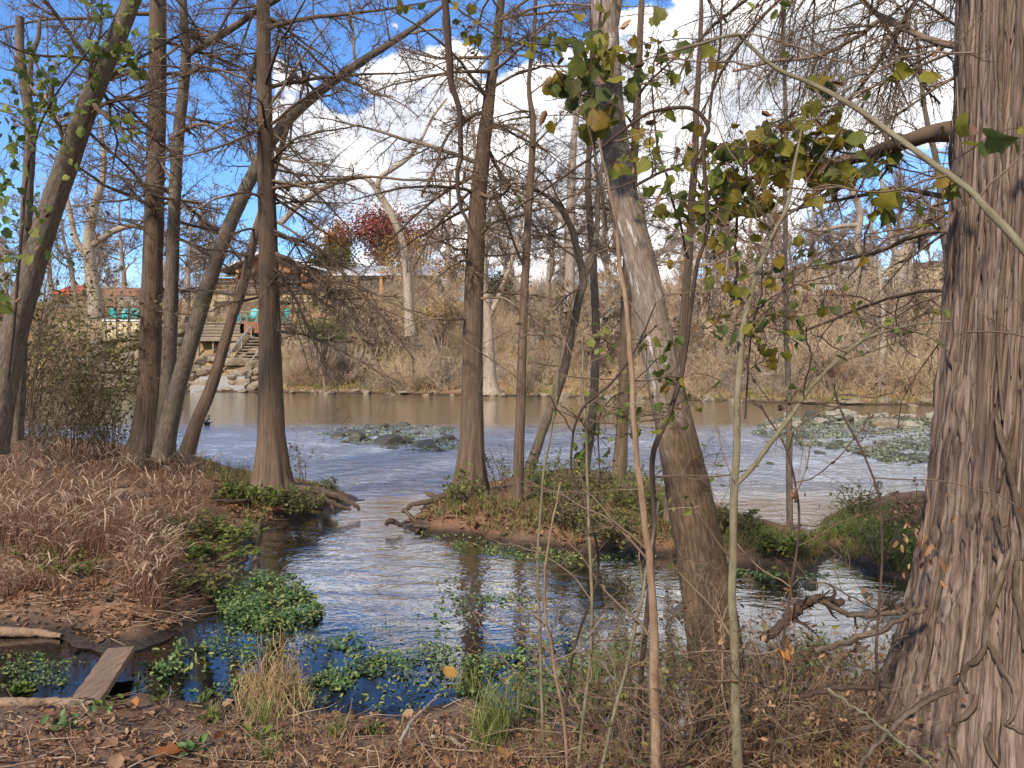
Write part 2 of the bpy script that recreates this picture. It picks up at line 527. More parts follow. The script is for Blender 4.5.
M['cress'] = leaf_mat('cress_leaf', [(.05, (.05, .09, .025)), (.45, (.10, .17, .05)), (.8, (.19, .27, .10)), (.98, (.36, .34, .10))], 0.25)
M['grass'] = leaf_mat('green_grass', [(.1, (.08, .11, .025)), (.6, (.19, .22, .05)), (.95, (.36, .34, .12))], 0.3)
M['dry'] = leaf_mat('dry_stem', [(.1, (.10, .046, .034)), (.5, (.225, .122, .088)), (.95, (.37, .235, .175))], 0.25)
M['plume'] = leaf_mat('dry_plume', [(.1, (.28, .19, .15)), (.6, (.48, .37, .31)), (.95, (.64, .53, .46))], 0.3)
M['straw'] = leaf_mat('straw', [(.1, (.24, .165, .09)), (.5, (.42, .305, .18)), (.95, (.57, .45, .29))], 0.3)
M['red'] = leaf_mat('red_leaf', [(.1, (.12, .03, .03)), (.5, (.25, .07, .065)), (.95, (.40, .17, .14))], 0.3)
M['orange'] = leaf_mat('orange_leaf', [(.1, (.22, .08, .03)), (.5, (.40, .18, .06)), (.95, (.55, .32, .10))], 0.3)
M['gold'] = leaf_mat('gold_leaf', [(.1, (.28, .16, .05)), (.5, (.45, .28, .08)), (.95, (.55, .40, .16))], 0.3)
M['live_oak'] = leaf_mat('live_oak_leaf', [(.1, (.03, .045, .012)), (.6, (.055, .08, .02)), (.95, (.09, .12, .035))], 0.25)
M['rock'] = plain_mat('pale_rock', (.17, .14, .115), (.39, .335, .275), 2.5, 0.9, bump=0.6)
M['river_rock'] = plain_mat('river_rock', (.045, .042, .03), (.15, .135, .10), 6, 0.6, bump=0.5)
M['light_river_rock'] = plain_mat('light_river_rock', (.22, .20, .16), (.46, .43, .37), 5, 0.8, bump=0.5)
M['cedar'] = plain_mat('cedar_siding', (.22, .095, .05), (.36, .165, .085), 3, 0.7, stretch=(6, 6, 1))
M['post_wood'] = plain_mat('orange_post', (.40, .17, .06), (.52, .25, .10), 3, 0.7)
M['brown_wall'] = plain_mat('brown_wall', (.13, .065, .045), (.21, .11, .075), 3, 0.8)
M['metal_roof'] = plain_mat('metal_roof', (.55, .57, .60), (.74, .76, .78), 1.5, 0.4, 0.3)
M['grey_roof'] = plain_mat('grey_roof', (.28, .28, .28), (.42, .42, .41), 2, 0.6)
M['red_roof'] = plain_mat('red_roof', (.42, .07, .06), (.58, .12, .10), 2, 0.6)
M['rust_roof'] = plain_mat('rust_roof', (.30, .11, .07), (.42, .18, .12), 2, 0.7)
M['dark_glass'] = plain_mat('dark_window', (.015, .015, .017), (.03, .03, .032), 2, 0.15, bump=0)
M['cream'] = plain_mat('cream_wall', (.52, .44, .34), (.66, .58, .46), 1.5, 0.9)
M['white'] = plain_mat('white_paint', (.62, .61, .58), (.78, .77, .74), 2, 0.6)
M['deck'] = plain_mat('weathered_deck', (.17, .14, .12), (.33, .28, .24), 4, 0.85, stretch=(1, 1, 6))
M['red_deck'] = plain_mat('stained_deck', (.26, .12, .08), (.36, .18, .12), 4, 0.8)
M['dark_wood'] = plain_mat('dark_beam', (.04, .03, .026), (.09, .07, .06), 4, 0.8)
M['teal'] = plain_mat('turquoise_paint', (.0, .33, .34), (.03, .47, .47), 2, 0.5)
M['concrete'] = plain_mat('concrete', (.26, .245, .22), (.38, .36, .32), 2, 0.9)
M['plank'] = plain_mat('old_plank', (.11, .07, .05), (.30, .215, .165), 5, 0.85, stretch=(9, 1, 9), bump=0.5)
M['duck_dark'] = plain_mat('duck_dark', (.025, .022, .02), (.05, .04, .035), 6, 0.6)
M['duck_pale'] = plain_mat('duck_pale', (.5, .45, .4), (.7, .66, .6), 6, 0.7)

# ------------------------------------------------------------------ terrain
def wpoly(px):
    return np.array([G(x, y)[:2] for x, y in px])


LAND_A = wpoly([(-700, 440), (0, 436), (120, 446), (200, 458), (250, 474), (300, 481), (345, 492), (360, 503), (330, 515), (285, 524), (258, 535), (250, 556), (240, 582),
                (215, 604), (188, 630), (160, 642), (125, 652), (60, 642), (0, 634), (-200, 630), (-900, 620)])
LAND_B = np.vstack([wpoly([(-900, 700), (-150, 712), (0, 706), (70, 706), (150, 702), (210, 707), (260, 714), (330, 712), (400, 718), (470, 706), (540, 728), (640, 748),
                           (720, 740), (760, 700), (840, 690), (880, 668), (900, 650), (960, 640), (1150, 630), (1700, 620)]), np.array([[40, -40], [-40, -40.0]])])
LAND_C = wpoly([(402, 524), (425, 506), (450, 494), (490, 486), (560, 478), (640, 480), (700, 503), (760, 524), (820, 541), (835, 552), (815, 572), (760, 574), (700, 566),
                (640, 556), (560, 553), (510, 549), (470, 541), (430, 534)])
LAND_D = wpoly([(812, 534), (835, 514), (870, 502), (930, 500), (1000, 495), (1300, 492), (1400, 600), (1000, 592), (930, 584), (880, 574), (845, 562), (820, 550)])
FAR_PX = [(-1500, 388), (-300, 389.5), (100, 391), (300, 393), (500, 396), (650, 400), (800, 404), (1000, 407), (1400, 412), (2400, 416)]
FARW = np.array([G(x, y)[:2] for x, y in FAR_PX])


def sdf(poly, X, Y):
    """Signed distance to a polygon, positive inside."""
    d = np.full(X.shape, 1e18)
    ins = np.zeros(X.shape, bool)
    n = len(poly)
    for i in range(n):
        ax, ay = poly[i]
        bx, by = poly[(i + 1) % n]
        ex, ey = bx - ax, by - ay
        t = np.clip(((X - ax) * ex + (Y - ay) * ey) / (ex * ex + ey * ey + 1e-12), 0, 1)
        d = np.minimum(d, (X - ax - t * ex) ** 2 + (Y - ay - t * ey) ** 2)
        c = (ay > Y) != (by > Y)
        with np.errstate(divide='ignore', invalid='ignore'):
            ins ^= c & (X < ex * (Y - ay) / (ey if abs(ey) > 1e-9 else 1e-9) + ax)
    d = np.sqrt(d)
    return np.where(ins, d, -d)


def far_dist(X, Y):
    yl = np.interp(X, FARW[:, 0], FARW[:, 1])
    return (Y - yl) * 0.95


BANKP = np.array([[-70, 8, 5.4], [-45, 6, 5.2], [-28, 6, 5.2], [-20, 7, 5.0], [-14, 8, 5.0], [-6, 10, 4.8], [2, 10, 4.0], [10, 10, 3.3], [20, 10, 3.0], [30, 12, 3.1], [60, 12, 4.0]])


def height(X, Y):
    X, Y = np.asarray(X, float), np.asarray(Y, float)
    p = np.stack([X, Y, 0 * X], -1)
    bed = -0.05 - 0.022 * np.clip(Y - 4.6, 0, 14) - 0.05 * np.clip(Y - 14, 0, 5)
    bed = bed + (fbm(p * 1.1, 3, 5) - 0.5) * 0.08
    h = bed
    wob = (fbm(p * 2.3, 3, 9) - 0.5) * 0.35 + (fbm(p * 8, 3, 19) - 0.5) * 0.22
    for poly, topz, wd, rise in ((LAND_A, 0.28, 0.6, 0.03), (LAND_B, 0.44, 0.95, 0.0), (LAND_C, 0.27, 0.35, 0), (LAND_D, 0.36, 0.5, 0)):
        s = sdf(poly, X, Y)
        s = s + wob * np.clip(1 - np.abs(s) / 0.8, 0, 1)
        lh = np.where(s > 0, topz * (1 - np.exp(-np.maximum(s, 0) / wd)) + rise * np.maximum(s, 0), np.maximum(s * 0.5, -5))
        lh = lh + np.where(s > 0, np.minimum(s, 0.4) * ((fbm(p * 1.7, 3, 3) - 0.5) * 0.35 + (fbm(p * 7, 2, 4) - 0.5) * 0.10), 0)
        h = np.maximum(h, lh)
    fd = far_dist(X, Y) + (fbm(p * 0.25, 3, 8) - 0.5) * 1.6
    run, topf = np.interp(X, BANKP[:, 0], BANKP[:, 1]), np.interp(X, BANKP[:, 0], BANKP[:, 2])
    u = np.clip((fd - 1.5) / run, 0, 1)
    fh = np.where(fd > 0, 0.12 * np.clip(fd, 0, 2) + topf * (u * u * (3 - 2 * u)) * 0.75 + topf * 0.25 * u + 2.3 * np.clip((fd - 9.5) / 5, 0, 1) ** 2 * (3 - 2 * np.clip((fd - 9.5) / 5, 0, 1)) + 0.012 * np.clip(fd - 16, 0, 150) + (fbm(p * 0.6, 4, 2) - 0.5) * np.interp(X, [-60, -45, -14, -8], [.8, .15, .15, .8]) * np.clip(fd / 3, 0, 1), fd * 0.4)
    h = np.maximum(h, np.maximum(fh, -6))
    # the shallow far margin and two gravel shoals in mid-river
    for cx, cy, rx, ry, z in ((G(395, 440)[0], G(395, 440)[1], 2.6, 3.4, -0.012), (G(860, 435)[0], G(860, 435)[1], 6.5, 6.5, -0.005)):
        e = ((X - cx) / rx) ** 2 + ((Y - cy) / ry) ** 2
        h = np.where(e < 4, np.maximum(h, z - 0.10 * e + (fbm(p * 2.5, 3, 6) - 0.5) * 0.04), h)
    return h


def axis(parts):
    out = [parts[0][0]]
    for a, b, st in parts:
        k = max(1, int(round((b - a) / st)))
        out += list(a + (b - a) * np.arange(1, k + 1) / k)
    return np.array(out)


xs = axis([(-900, -200, 70), (-200, -60, 8), (-60, -12, 1.2), (-12, -6, .15), (-6, 6, 0.055), (6, 12, .15), (12, 60, 1.2), (60, 200, 8), (200, 900, 70)])
ys = axis([(-60, -4, 4), (-4, 2, .5), (2, 9, 0.05), (9, 15, 0.09), (15, 36, .4), (36, 75, .7), (75, 200, 8), (200, 1400, 80)])
GX, GY = np.meshgrid(xs, ys)
GZ = height(GX, GY)


def ground_z(X, Y):
    """The ground's height, read off the sheet itself."""
    X, Y = np.asarray(X, float), np.asarray(Y, float)
    i = np.clip(np.searchsorted(xs, X) - 1, 0, len(xs) - 2)
    j = np.clip(np.searchsorted(ys, Y) - 1, 0, len(ys) - 2)
    u, v = np.clip((X - xs[i]) / (xs[i + 1] - xs[i]), 0, 1), np.clip((Y - ys[j]) / (ys[j + 1] - ys[j]), 0, 1)
    return (GZ[j, i] * (1 - u) + GZ[j, i + 1] * u) * (1 - v) + (GZ[j + 1, i] * (1 - u) + GZ[j + 1, i + 1] * u) * v


ny, nx = GX.shape
idx = np.arange(nx * ny).reshape(ny, nx)
mb = MB()
mb.raw(np.stack([GX, GY, GZ], -1), np.stack([idx[:-1, :-1], idx[:-1, 1:], idx[1:, 1:], idx[1:, :-1]], -1).reshape(-1, 4), None, None,
       np.clip(far_dist(GX, GY) / 1.5, 0, 1).ravel())

m, nt = newmat('earth')
pos = nd(nt, 'ShaderNodeNewGeometry').outputs['Position']
farf = nd(nt, 'ShaderNodeAttribute', attribute_name='rnd').outputs['Fac']
z = nd(nt, 'ShaderNodeSeparateXYZ', {0: pos}).outputs[2]
nA, nB, nC = noise(nt, pos, 1.6, 5, 0.6), noise(nt, pos, 14, 6, 0.7), noise(nt, pos, 55, 5, 0.7)
litter = ramp(nt, mth(nt, 'ADD', mth(nt, 'MULTIPLY', nB, 0.5), mth(nt, 'MULTIPLY', nC, 0.5)), [(.32, (.08, .044, .03)), (.47, (.19, .108, .073)), (.58, (.29, .175, .125)), (.72, (.42, .30, .22))])
path = ramp(nt, nC, [(.3, (.13, .085, .066)), (.7, (.26, .185, .15))])
litter = mixc(nt, maprange(nt, nA, 0.5, 0.62), litter, path)
mud = ramp(nt, nB, [(.3, (.02, .014, .01)), (.7, (.06, .042, .03))])
nd_ = mixc(nt, maprange(nt, z, 0.13, 0.03), litter, mud)
bedc = ramp(nt, noise(nt, pos, 5, 5, 0.6), [(.3, (.08, .058, .03)), (.5, (.17, .125, .07)), (.7, (.27, .21, .13))])
nd_ = mixc(nt, maprange(nt, z, 0.01, -0.03), nd_, bedc)
nF = noise(nt, pos, 0.35, 6, 0.65)
nG = noise(nt, pos, 2.2, 6, 0.7)
straw = ramp(nt, nG, [(.3, (.15, .10, .065)), (.5, (.29, .205, .125)), (.7, (.42, .32, .21))])
gre = ramp(nt, nG, [(.3, (.12, .11, .04)), (.7, (.25, .23, .10))])
farc = mixc(nt, maprange(nt, nF, 0.52, 0.60), straw, gre)
farc = mixc(nt, maprange(nt, z, 0.25, 0.0), farc, (.10, .075, .05))
col = mixc(nt, farf, nd_, farc)
rgh = maprange(nt, z, 0.14, 0.03, 0.95, 0.35)
bp = nd(nt, 'ShaderNodeBump', {'Strength': 0.7, 'Distance': 0.03, 'Height': mth(nt, 'ADD', nC, nB)})
b = nd(nt, 'ShaderNodeBsdfPrincipled', {'Base Color': col, 'Roughness': rgh, 'Normal': bp.outputs[0], 'Specular IOR Level': 0.3})
finish(nt, b.outputs[0])
tag(mb.build('ground', m), kind='structure')

# ------------------------------------------------------------------ water
wx = axis([(-900, -60, 60), (-60, 60, 6), (60, 900, 60)])
wy = axis([(3.2, 12, 0.5), (12, 56, 4)])
WX, WY = np.meshgrid(wx, wy)
idx = np.arange(WX.size).reshape(WX.shape)
mb = MB()
mb.raw(np.stack([WX, WY, 0 * WX], -1), np.stack([idx[:-1, :-1], idx[:-1, 1:], idx[1:, 1:], idx[1:, :-1]], -1).reshape(-1, 4))
m, nt = newmat('river_water')
pos = nd(nt, 'ShaderNodeNewGeometry').outputs['Position']
py = nd(nt, 'ShaderNodeSeparateXYZ', {0: pos}).outputs[1]
riff = mth(nt, 'MULTIPLY', maprange(nt, py, 11.5, 14), maprange(nt, py, 27, 21))      # the fast, broken water in mid-river
brook = maprange(nt, py, 5.2, 6.6)
calm = maprange(nt, noise(nt, pos, 0.5, 3), 0.35, 0.6)
v1 = nd(nt, 'ShaderNodeMapping', {0: pos, 'Scale': (1, 1.0, 1), 'Rotation': (0, 0, 0.35)}).outputs[0]
h1 = noise(nt, v1, 9.0, 3, 0.55, dist=0.6)
h2 = noise(nt, nd(nt, 'ShaderNodeMapping', {0: pos, 'Scale': (0.8, 1.7, 1)}).outputs[0], 2.2, 4, 0.6, dist=0.8)
h3 = noise(nt, pos, 26.0, 2, 0.5)
amp1 = mth(nt, 'MULTIPLY_ADD', riff, 0.03, mth(nt, 'MULTIPLY_ADD', brook, 0.0055, 0.0006))
amp2 = mth(nt, 'MULTIPLY_ADD', riff, 0.20, mth(nt, 'MULTIPLY_ADD', brook, 0.016, 0.001))
hh = mth(nt, 'ADD', mth(nt, 'MULTIPLY', h1, amp1), mth(nt, 'ADD', mth(nt, 'MULTIPLY', h2, amp2), mth(nt, 'MULTIPLY', h3, mth(nt, 'MULTIPLY', mth(nt, 'ADD', riff, mth(nt, 'MULTIPLY', brook, 0.6)), 0.0018))))
bp = nd(nt, 'ShaderNodeBump', {'Strength': 1.0, 'Distance': 1.0, 'Height': hh})
fr = nd(nt, 'ShaderNodeFresnel', {'IOR': 1.8, 'Normal': bp.outputs[0]}).outputs[0]
gl = nd(nt, 'ShaderNodeBsdfGlossy', {'Color': (1, 1, 1, 1), 'Roughness': mth(nt, 'MULTIPLY_ADD', riff, 0.22, 0.05), 'Normal': bp.outputs[0]})
tr = nd(nt, 'ShaderNodeBsdfTransparent', {'Color': (.78, .71, .57, 1)})
x1 = nd(nt, 'ShaderNodeMixShader', {0: mth(nt, 'MULTIPLY', fr, maprange(nt, py, 5.0, 7.0, 1.15, 2.2), clamp=True), 1: tr.outputs[0], 2: gl.outputs[0]})
fv = nd(nt, 'ShaderNodeMapping', {0: pos, 'Scale': (0.7, 2.2, 1)}).outputs[0]
foam = mth(nt, 'MULTIPLY', maprange(nt, mth(nt, 'ADD', noise(nt, fv, 5.5, 8, 0.72, dist=0.5), mth(nt, 'MULTIPLY', noise(nt, pos, 0.45, 2), 0.4)), 0.72, 0.82), riff)
df = nd(nt, 'ShaderNodeBsdfDiffuse', {0: (.74, .77, .80, 1)})
x2 = nd(nt, 'ShaderNodeMixShader', {0: mth(nt, 'MAXIMUM', mth(nt, 'MULTIPLY', foam, 0.55), mth(nt, 'MULTIPLY', riff, 0.09)), 1: x1.outputs[0], 2: df.outputs[0]})
finish(nt, x2.outputs[0])
tag(mb.build('river_water', m), kind='structure')


def on_ground(px, py):
    p = G(px, py, 0.3)
    for _ in range(8):
        p = G(px, py, max(float(ground_z(p[0], p[1])), 0.0))
    return p


def scatter(poly, n, rs=R, land=None):
    """Random ground points inside a region; land=True keeps dry points, False keeps points on water."""
    poly = np.array(poly, float)
    lo, hi = poly.min(0), poly.max(0)
    out = np.zeros((0, 3))
    c, s = math.cos(PITCH), math.sin(PITCH)
    tries = 0
    while len(out) < n and tries < 30:
        tries += 1
        q = rs.uniform(lo, hi, (n * 2, 2))
        q = q[sdf(poly, q[:, 0], q[:, 1]) > 0]
        dx, dy = (q[:, 0] - CX) / F, -(q[:, 1] - CY) / F
        d = np.stack([dx, c + dy * s, -s + dy * c], -1)
        z = np.full(len(q), 0.2)
        for _ in range(6):
            t = (z - CAMZ) / np.minimum(d[:, 2], -1e-3)
            p = d * t[:, None] + np.array([0, 0, CAMZ])
            z = np.maximum(ground_z(p[:, 0], p[:, 1]), 0.0)
        p[:, 2] = z
        if land is True:
            p = p[z > 0.03]
        elif land is False:
            p = p[z <= 0.03]
        out = np.vstack([out, p])
    return out[:n]


# ------------------------------------------------------------------ far bank: house, terrace, deck
def far_house():
    D = 70.0
    u = D / F                                   # metres per pixel at that distance
    o = P(270, 300, D)
    X = lambda px: P(px, 300, D)[0]
    Z = lambda py: P(270, py, D)[2]
    r = empty('riverside_house', (o[0], D, Z(296)), 'long wooden house with shiny metal gable roof above the deck on the far bank', 'house')
    org = np.array([o[0], D, Z(296)])
    ex, ez, ey = (1, 0, 0), (0, 0, 1), np.array([0, 1.0, 0])
    zb = Z(303)
    # gabled centre block with a deep porch
    mb = MB()
    mb.box((X(282), D + 3.2, (zb + Z(272)) / 2), (X(326) - X(238), 4.2, Z(272) - zb))
    mb.prism([(X(226) + .3, Z(272)), (X(322), Z(272)), (X(268), Z(253))], ex, ez, (0, D + 0.3, 0), (0, 5.6, 0), 0.4)
    mb.box(((X(322) + X(438)) / 2, D + 3.0, (zb + Z(271)) / 2), (X(438) - X(328), 4.0, Z(271) - zb), rnd=0.7)
    wl = mb.build('wall', M['cedar'], r, org, smooth=False)
    mb = MB()
    for a, b_ in ((268, 329), (268, 220)):
        mb.prism([(X(268), Z(253) + .02), (X(b_), Z(272.5)), (X(b_), Z(272.5) + .2), (X(268), Z(253) + .26)], ex, ez, (0, D - 0.9, 0), (0, 7.5, 0))
    mb.prism([(D + 0.4, Z(273)), (D + 3.0, Z(262)), (D + 6.2, Z(268)), (D + 6.2, Z(270)), (D + 3.0, Z(264)), (D + 0.4, Z(275))], (0, 1, 0), ez, (X(322), 0, 0), (X(446) - X(322), 0, 0))
    mb.build('roof', M['metal_roof'], r, org, smooth=False)
    mb = MB()
    mb.box(((X(198) + X(238)) / 2, D + 3.4, (zb + Z(276)) / 2), (X(238) - X(200), 3.5, Z(276) - zb))
    mb.build('side_wing', M['brown_wall'], r, org, smooth=False)
    mb = MB()
    mb.prism([(D + 0.9, Z(276)), (D + 5.5, Z(270)), (D + 5.5, Z(268)), (D + 0.9, Z(274))], (0, 1, 0), ez, (X(196), 0, 0), (X(241) - X(196), 0, 0))
    mb.build('wing_roof', M['grey_roof'], r, org, smooth=False)
    for a, b_, t_, q, dy in ((242, 262, 273, 288, 1.06), (276, 302, 273, 288, 1.06), (340, 352, 275, 290, .96), (358, 378, 275, 290, .96), (384, 402, 275, 290, .96), (408, 424, 275, 288, .96)):
        mb = MB()
        mb.box(((X(a) + X(b_)) / 2, D + dy, (Z(t_) + Z(q)) / 2), (X(b_) - X(a), .1, Z(t_) - Z(q)))
        wn = mb.build('window', M['dark_glass'], r, org, smooth=False)
        mb = MB()
        for xx in np.linspace(X(a), X(b_), 3):
            mb.box((xx, D + dy - .07, (Z(t_) + Z(q)) / 2), (.09, .06, Z(t_) - Z(q) + .1))
        for zz in (Z(t_), Z(q)):
            mb.box(((X(a) + X(b_)) / 2, D + dy - .075, zz), (X(b_) - X(a), .05, .09))
        f = mb.build('window_frame', M['brown_wall'], wn, org, smooth=False)
        wn.matrix_parent_inverse.identity()
        f.location = (0, 0, 0)
    for a, b_ in ((215, 222), (226, 233)):
        mb = MB()
        mb.box(((X(a) + X(b_)) / 2, D + 1.6, (Z(279) + Z(289)) / 2), (X(b_) - X(a), .12, Z(279) - Z(289)))
        mb.build('window', M['dark_glass'], r, org, smooth=False)
    for a in (240, 249, 306, 331, 354, 380, 405, 434):
        mb = MB()
        y0 = D - .5 if a < 320 else D + .6
        mb.box((X(a), y0, (zb + Z(271)) / 2), (.26 if a != 306 else .5, .26, Z(271) - zb))
        mb.build('porch_post', M['post_wood'], r, org, smooth=False)
    return r


far_house()


def px_box(mb, x0, x1, y0, y1, D, th, rnd=.5):
    a, b_ = P(x0, y0, D), P(x1, y1, D)
    mb.box(((a[0] + b_[0]) / 2, D + th / 2, (a[2] + b_[2]) / 2), (b_[0] - a[0], th, a[2] - b_[2]), rnd=rnd)


def simple_thing(name, label, cat, at, parts, group=None):
    r = empty(name, at, label, cat, group)
    for pn, mt, mb in parts:
        mb.build(pn, mt, r, np.array(at), smooth=False)
    return r


# terrace wall and railing in front of the house
D = 67.0
a = MB(); px_box(a, 212, 336, 293, 302, D, 1.2); px_box(a, 182, 214, 300, 325, D - .4, 1.0, .8)
c = MB(); px_box(c, 205, 338, 291.2, 293, D - .2, 1.5)
simple_thing('terrace_wall', 'cream terrace wall below the long wooden house', 'wall', P(262, 325, D), [('wall_face', M['cream'], a), ('coping', M['concrete'], c)])
a, c = MB(), MB()
for px in range(205, 345, 11):
    px_box(a, px, px + .9, 281, 294, D - 1.0, .08)
for py in (281, 285.5, 289.5):
    px_box(c, 205, 338, py, py + .6, D - 1.1, .05)
simple_thing('terrace_railing', 'thin dark railing along the terrace in front of the house', 'railing', P(262, 294, D - 1), [('post', M['dark_wood'], a), ('rail', M['deck'], c)])

# cream retaining wall with fence on the left
D = 61.0
a = MB()
for px in range(104, 151, 6):
    px_box(a, px, px + 5.8, 321, 339, D, .4, R.random())
c = MB(); px_box(c, 102, 152, 319.6, 321, D - .08, .55)
e = MB()
for px in (104, 115.5, 128, 141, 150):
    px_box(e, px, px + .9, 303, 338, D - .16, .1)
px_box(e, 60, 152, 306.5, 307.5, D - .2, .06); px_box(e, 102, 152, 313, 313.5, D - .2, .05)
simple_thing('retaining_wall', 'cream panelled retaining wall topped by a dark post and rail fence', 'wall', P(127, 340, D), [('wall_panel', M['cream'], a), ('coping', M['white'], c), ('fence_rail', M['dark_wood'], e)])
a = MB(); px_box(a, 60, 320, 316, 320, D + 2.2, 4)
g = MB()
tr_ = MB(); px_box(tr_, 118, 152, 298.5, 310.5, D + 9, 2.4)
tt = MB(); px_box(tt, 117.5, 152.5, 297.4, 298.5, D + 8.9, 2.6)
td = MB(); px_box(td, 124, 130, 301, 310, D + 8.92, .1); px_box(td, 138, 147, 301, 306, D + 8.92, .1)
simple_thing('white_shed', 'low white shed behind the turquoise chairs', 'shed', P(135, 312, D + 9), [('wall', M['white'], tr_), ('roof', M['grey_roof'], tt), ('door', M['deck'], td)])


def red_building(x0, x1, ye, yt, yb, D, name, label, roofm, wallm):
    r = empty(name, P((x0 + x1) / 2, yb, D), label, 'building')
    o = np.array(P((x0 + x1) / 2, yb, D))
    mb = MB(); px_box(mb, x0 + 1, x1 - 1, ye, yb, D + .4, 5)
    mb.build('wall', wallm, r, o, smooth=False)
    e, t = P(x0, ye, D)[2], P(x0, yt, D)[2]
    xa, xb = P(x0, ye, D)[0], P(x1, ye, D)[0]
    mb = MB()
    mb.prism([(D - .1, e), (D + 2.9, t), (D + 6, e), (D + 6, e + .15), (D + 2.9, t + .2), (D - .1, e + .15)], (0, 1, 0), (0, 0, 1), (xa, 0, 0), (xb - xa, 0, 0))
    mb.build('roof', roofm, r, o, smooth=False)
    k = max(2, int((x1 - x0) / 12))
    for i in range(k):
        cx = x0 + (i + .5) * (x1 - x0) / k
        mb = MB(); px_box(mb, cx - 2.2, cx + 2.2, ye + 2, ye + 8, D + .33, .1)
        mb.build('window', M['dark_glass'], r, o, smooth=False)
    return r


red_building(54, 80, 294, 284, 303, 74, 'red_roofed_cabin', 'small cabin with a bright red roof at the far left', M['red_roof'], M['brown_wall'])
red_building(82, 150, 296, 287, 308, 78, 'rust_roofed_building', 'long low building with rust brown roof behind the white shed', M['rust_roof'], M['brown_wall'])
red_building(808, 874, 266, 261, 280, 78, 'low_pale_building', 'low pale building with grey roof behind far bank trees right of centre', M['grey_roof'], M['concrete'])

# flat-roofed cream building at the right
D = 66
r = empty('cream_building', P(945, 302, D), 'square cream building with flat dark roof beside the big cypress trunk', 'building')
o = np.array(P(945, 302, D))
a = MB(); px_box(a, 934, 985, 263, 310, D, 5); px_box(a, 919, 934, 265, 310, D + .6, 4, .1); a.build('wall', M['cream'], r, o, smooth=False)
a = MB(); px_box(a, 932, 987, 260.6, 262.8, D - .4, 6); px_box(a, 917, 932, 262.5, 264.6, D + .2, 5); a.build('roof', M['dark_wood'], r, o, smooth=False)
for x0, x1, y0, y1 in ((940, 945, 272, 281), (957, 963, 272, 281), (971, 977, 272, 281), (923, 929, 274, 283)):
    a = MB(); px_box(a, x0, x1, y0, y1, D + (-.08 if x0 > 930 else .5), .2); a.build('window', M['dark_glass'], r, o, smooth=False)

# wooden deck on stilts, with its stairs
D = 59.0
r = empty('wooden_deck', P(250, 360, D), 'weathered timber deck on stilts over the rocky far bank', 'deck')
o = np.array(P(250, 360, D))
a = MB()
for py in np.arange(324, 340, 3.2):
    px_box(a, 194, 240, py, py + 2.6, D, .12, R.random())
    px_box(a, 268, 302, py + 1, py + 3.4, D, .12, R.random())
px_box(a, 194, 302, 321.8, 323.4, D - .1, 5)
px_box(a, 194, 302, 338.6, 341, D - .12, 5)
a.build('platform', M['deck'], r, o, smooth=False)
a = MB()
for px in np.arange(244, 268, 2.1):
    px_box(a, px, px + 1.9, 322, 333, D - .2, .1, R.random())
a.build('red_screen', M['red_deck'], r, o, smooth=False)
for px in (197, 212, 222, 231, 243, 268, 285, 300):
    for dd in (0.1, 2.6):
        a = MB(); px_box(a, px, px + 2, 340, 372, D + dd, .2); a.build('stilt', M['dark_wood'] if dd > 1 else M['deck'], r, o, smooth=False)
a = MB()
for px in (196, 206, 218, 228.5, 240, 246, 256.5, 268, 284, 300):
    px_box(a, px, px + 1, 311, 324, D - .1, .1)
px_box(a, 194, 302, 311, 312, D - .14, .14); px_box(a, 194, 302, 315.5, 316, D - .12, .06)
a.build('railing', M['deck'], r, o, smooth=False)
a = MB(); px_box(a, 194, 302, 341, 349, D + 4.6, .2); a.build('dark_back_board', M['dark_wood'], r, o, smooth=False)  # one solid dark board along the back, just below the platform

r = empty('wooden_stairs', P(232, 377, D - 2.2), 'open timber stairs running down from the deck to a concrete pad', 'stairs')
o = np.array(P(232, 377, D - 2.2))
p0, p1 = P(265, 338, D - .4), P(236, 374, D - 2.0)
a = MB()
sx = 1.0
for k in range(13):
    q = p0 + (p1 - p0) * k / 12
    a.box(q, (2.0, .30, .07), rnd=R.random())
a.build('tread', M['deck'], r, o, smooth=False)
for s_ in (-1.05, 1.05):
    a = MB(); a.beam(p0 + np.array([s_, 0, 0]), p1 + np.array([s_, 0, -.1]), .08, .28); a.build('stringer', M['dark_wood'], r, o, smooth=False)
    a = MB(); a.beam(p0 + np.array([s_, 0, .95]), p1 + np.array([s_, 0, .9]), .09, .09)
    for k in (0, 4, 8, 12):
        q = p0 + (p1 - p0) * k / 12 + np.array([s_, 0, 0])
        a.beam(q, q + np.array([0, 0, .95]), .08, .08)
    a.build('handrail', M['concrete'], r, o, smooth=False)
pp = P(229, 379, D - 3)
a = MB()
a.box((pp[0], pp[1], pp[2] - .3), (3.2, 2.6, 1.0)); a.box((pp[0] - .1, pp[1] - .9, pp[2] - .75), (3.8, 2.2, .7))
tag(a.build('concrete_pad', M['concrete'], None, pp, smooth=False), 'pale concrete landing at the foot of the timber stairs', 'concrete pad')

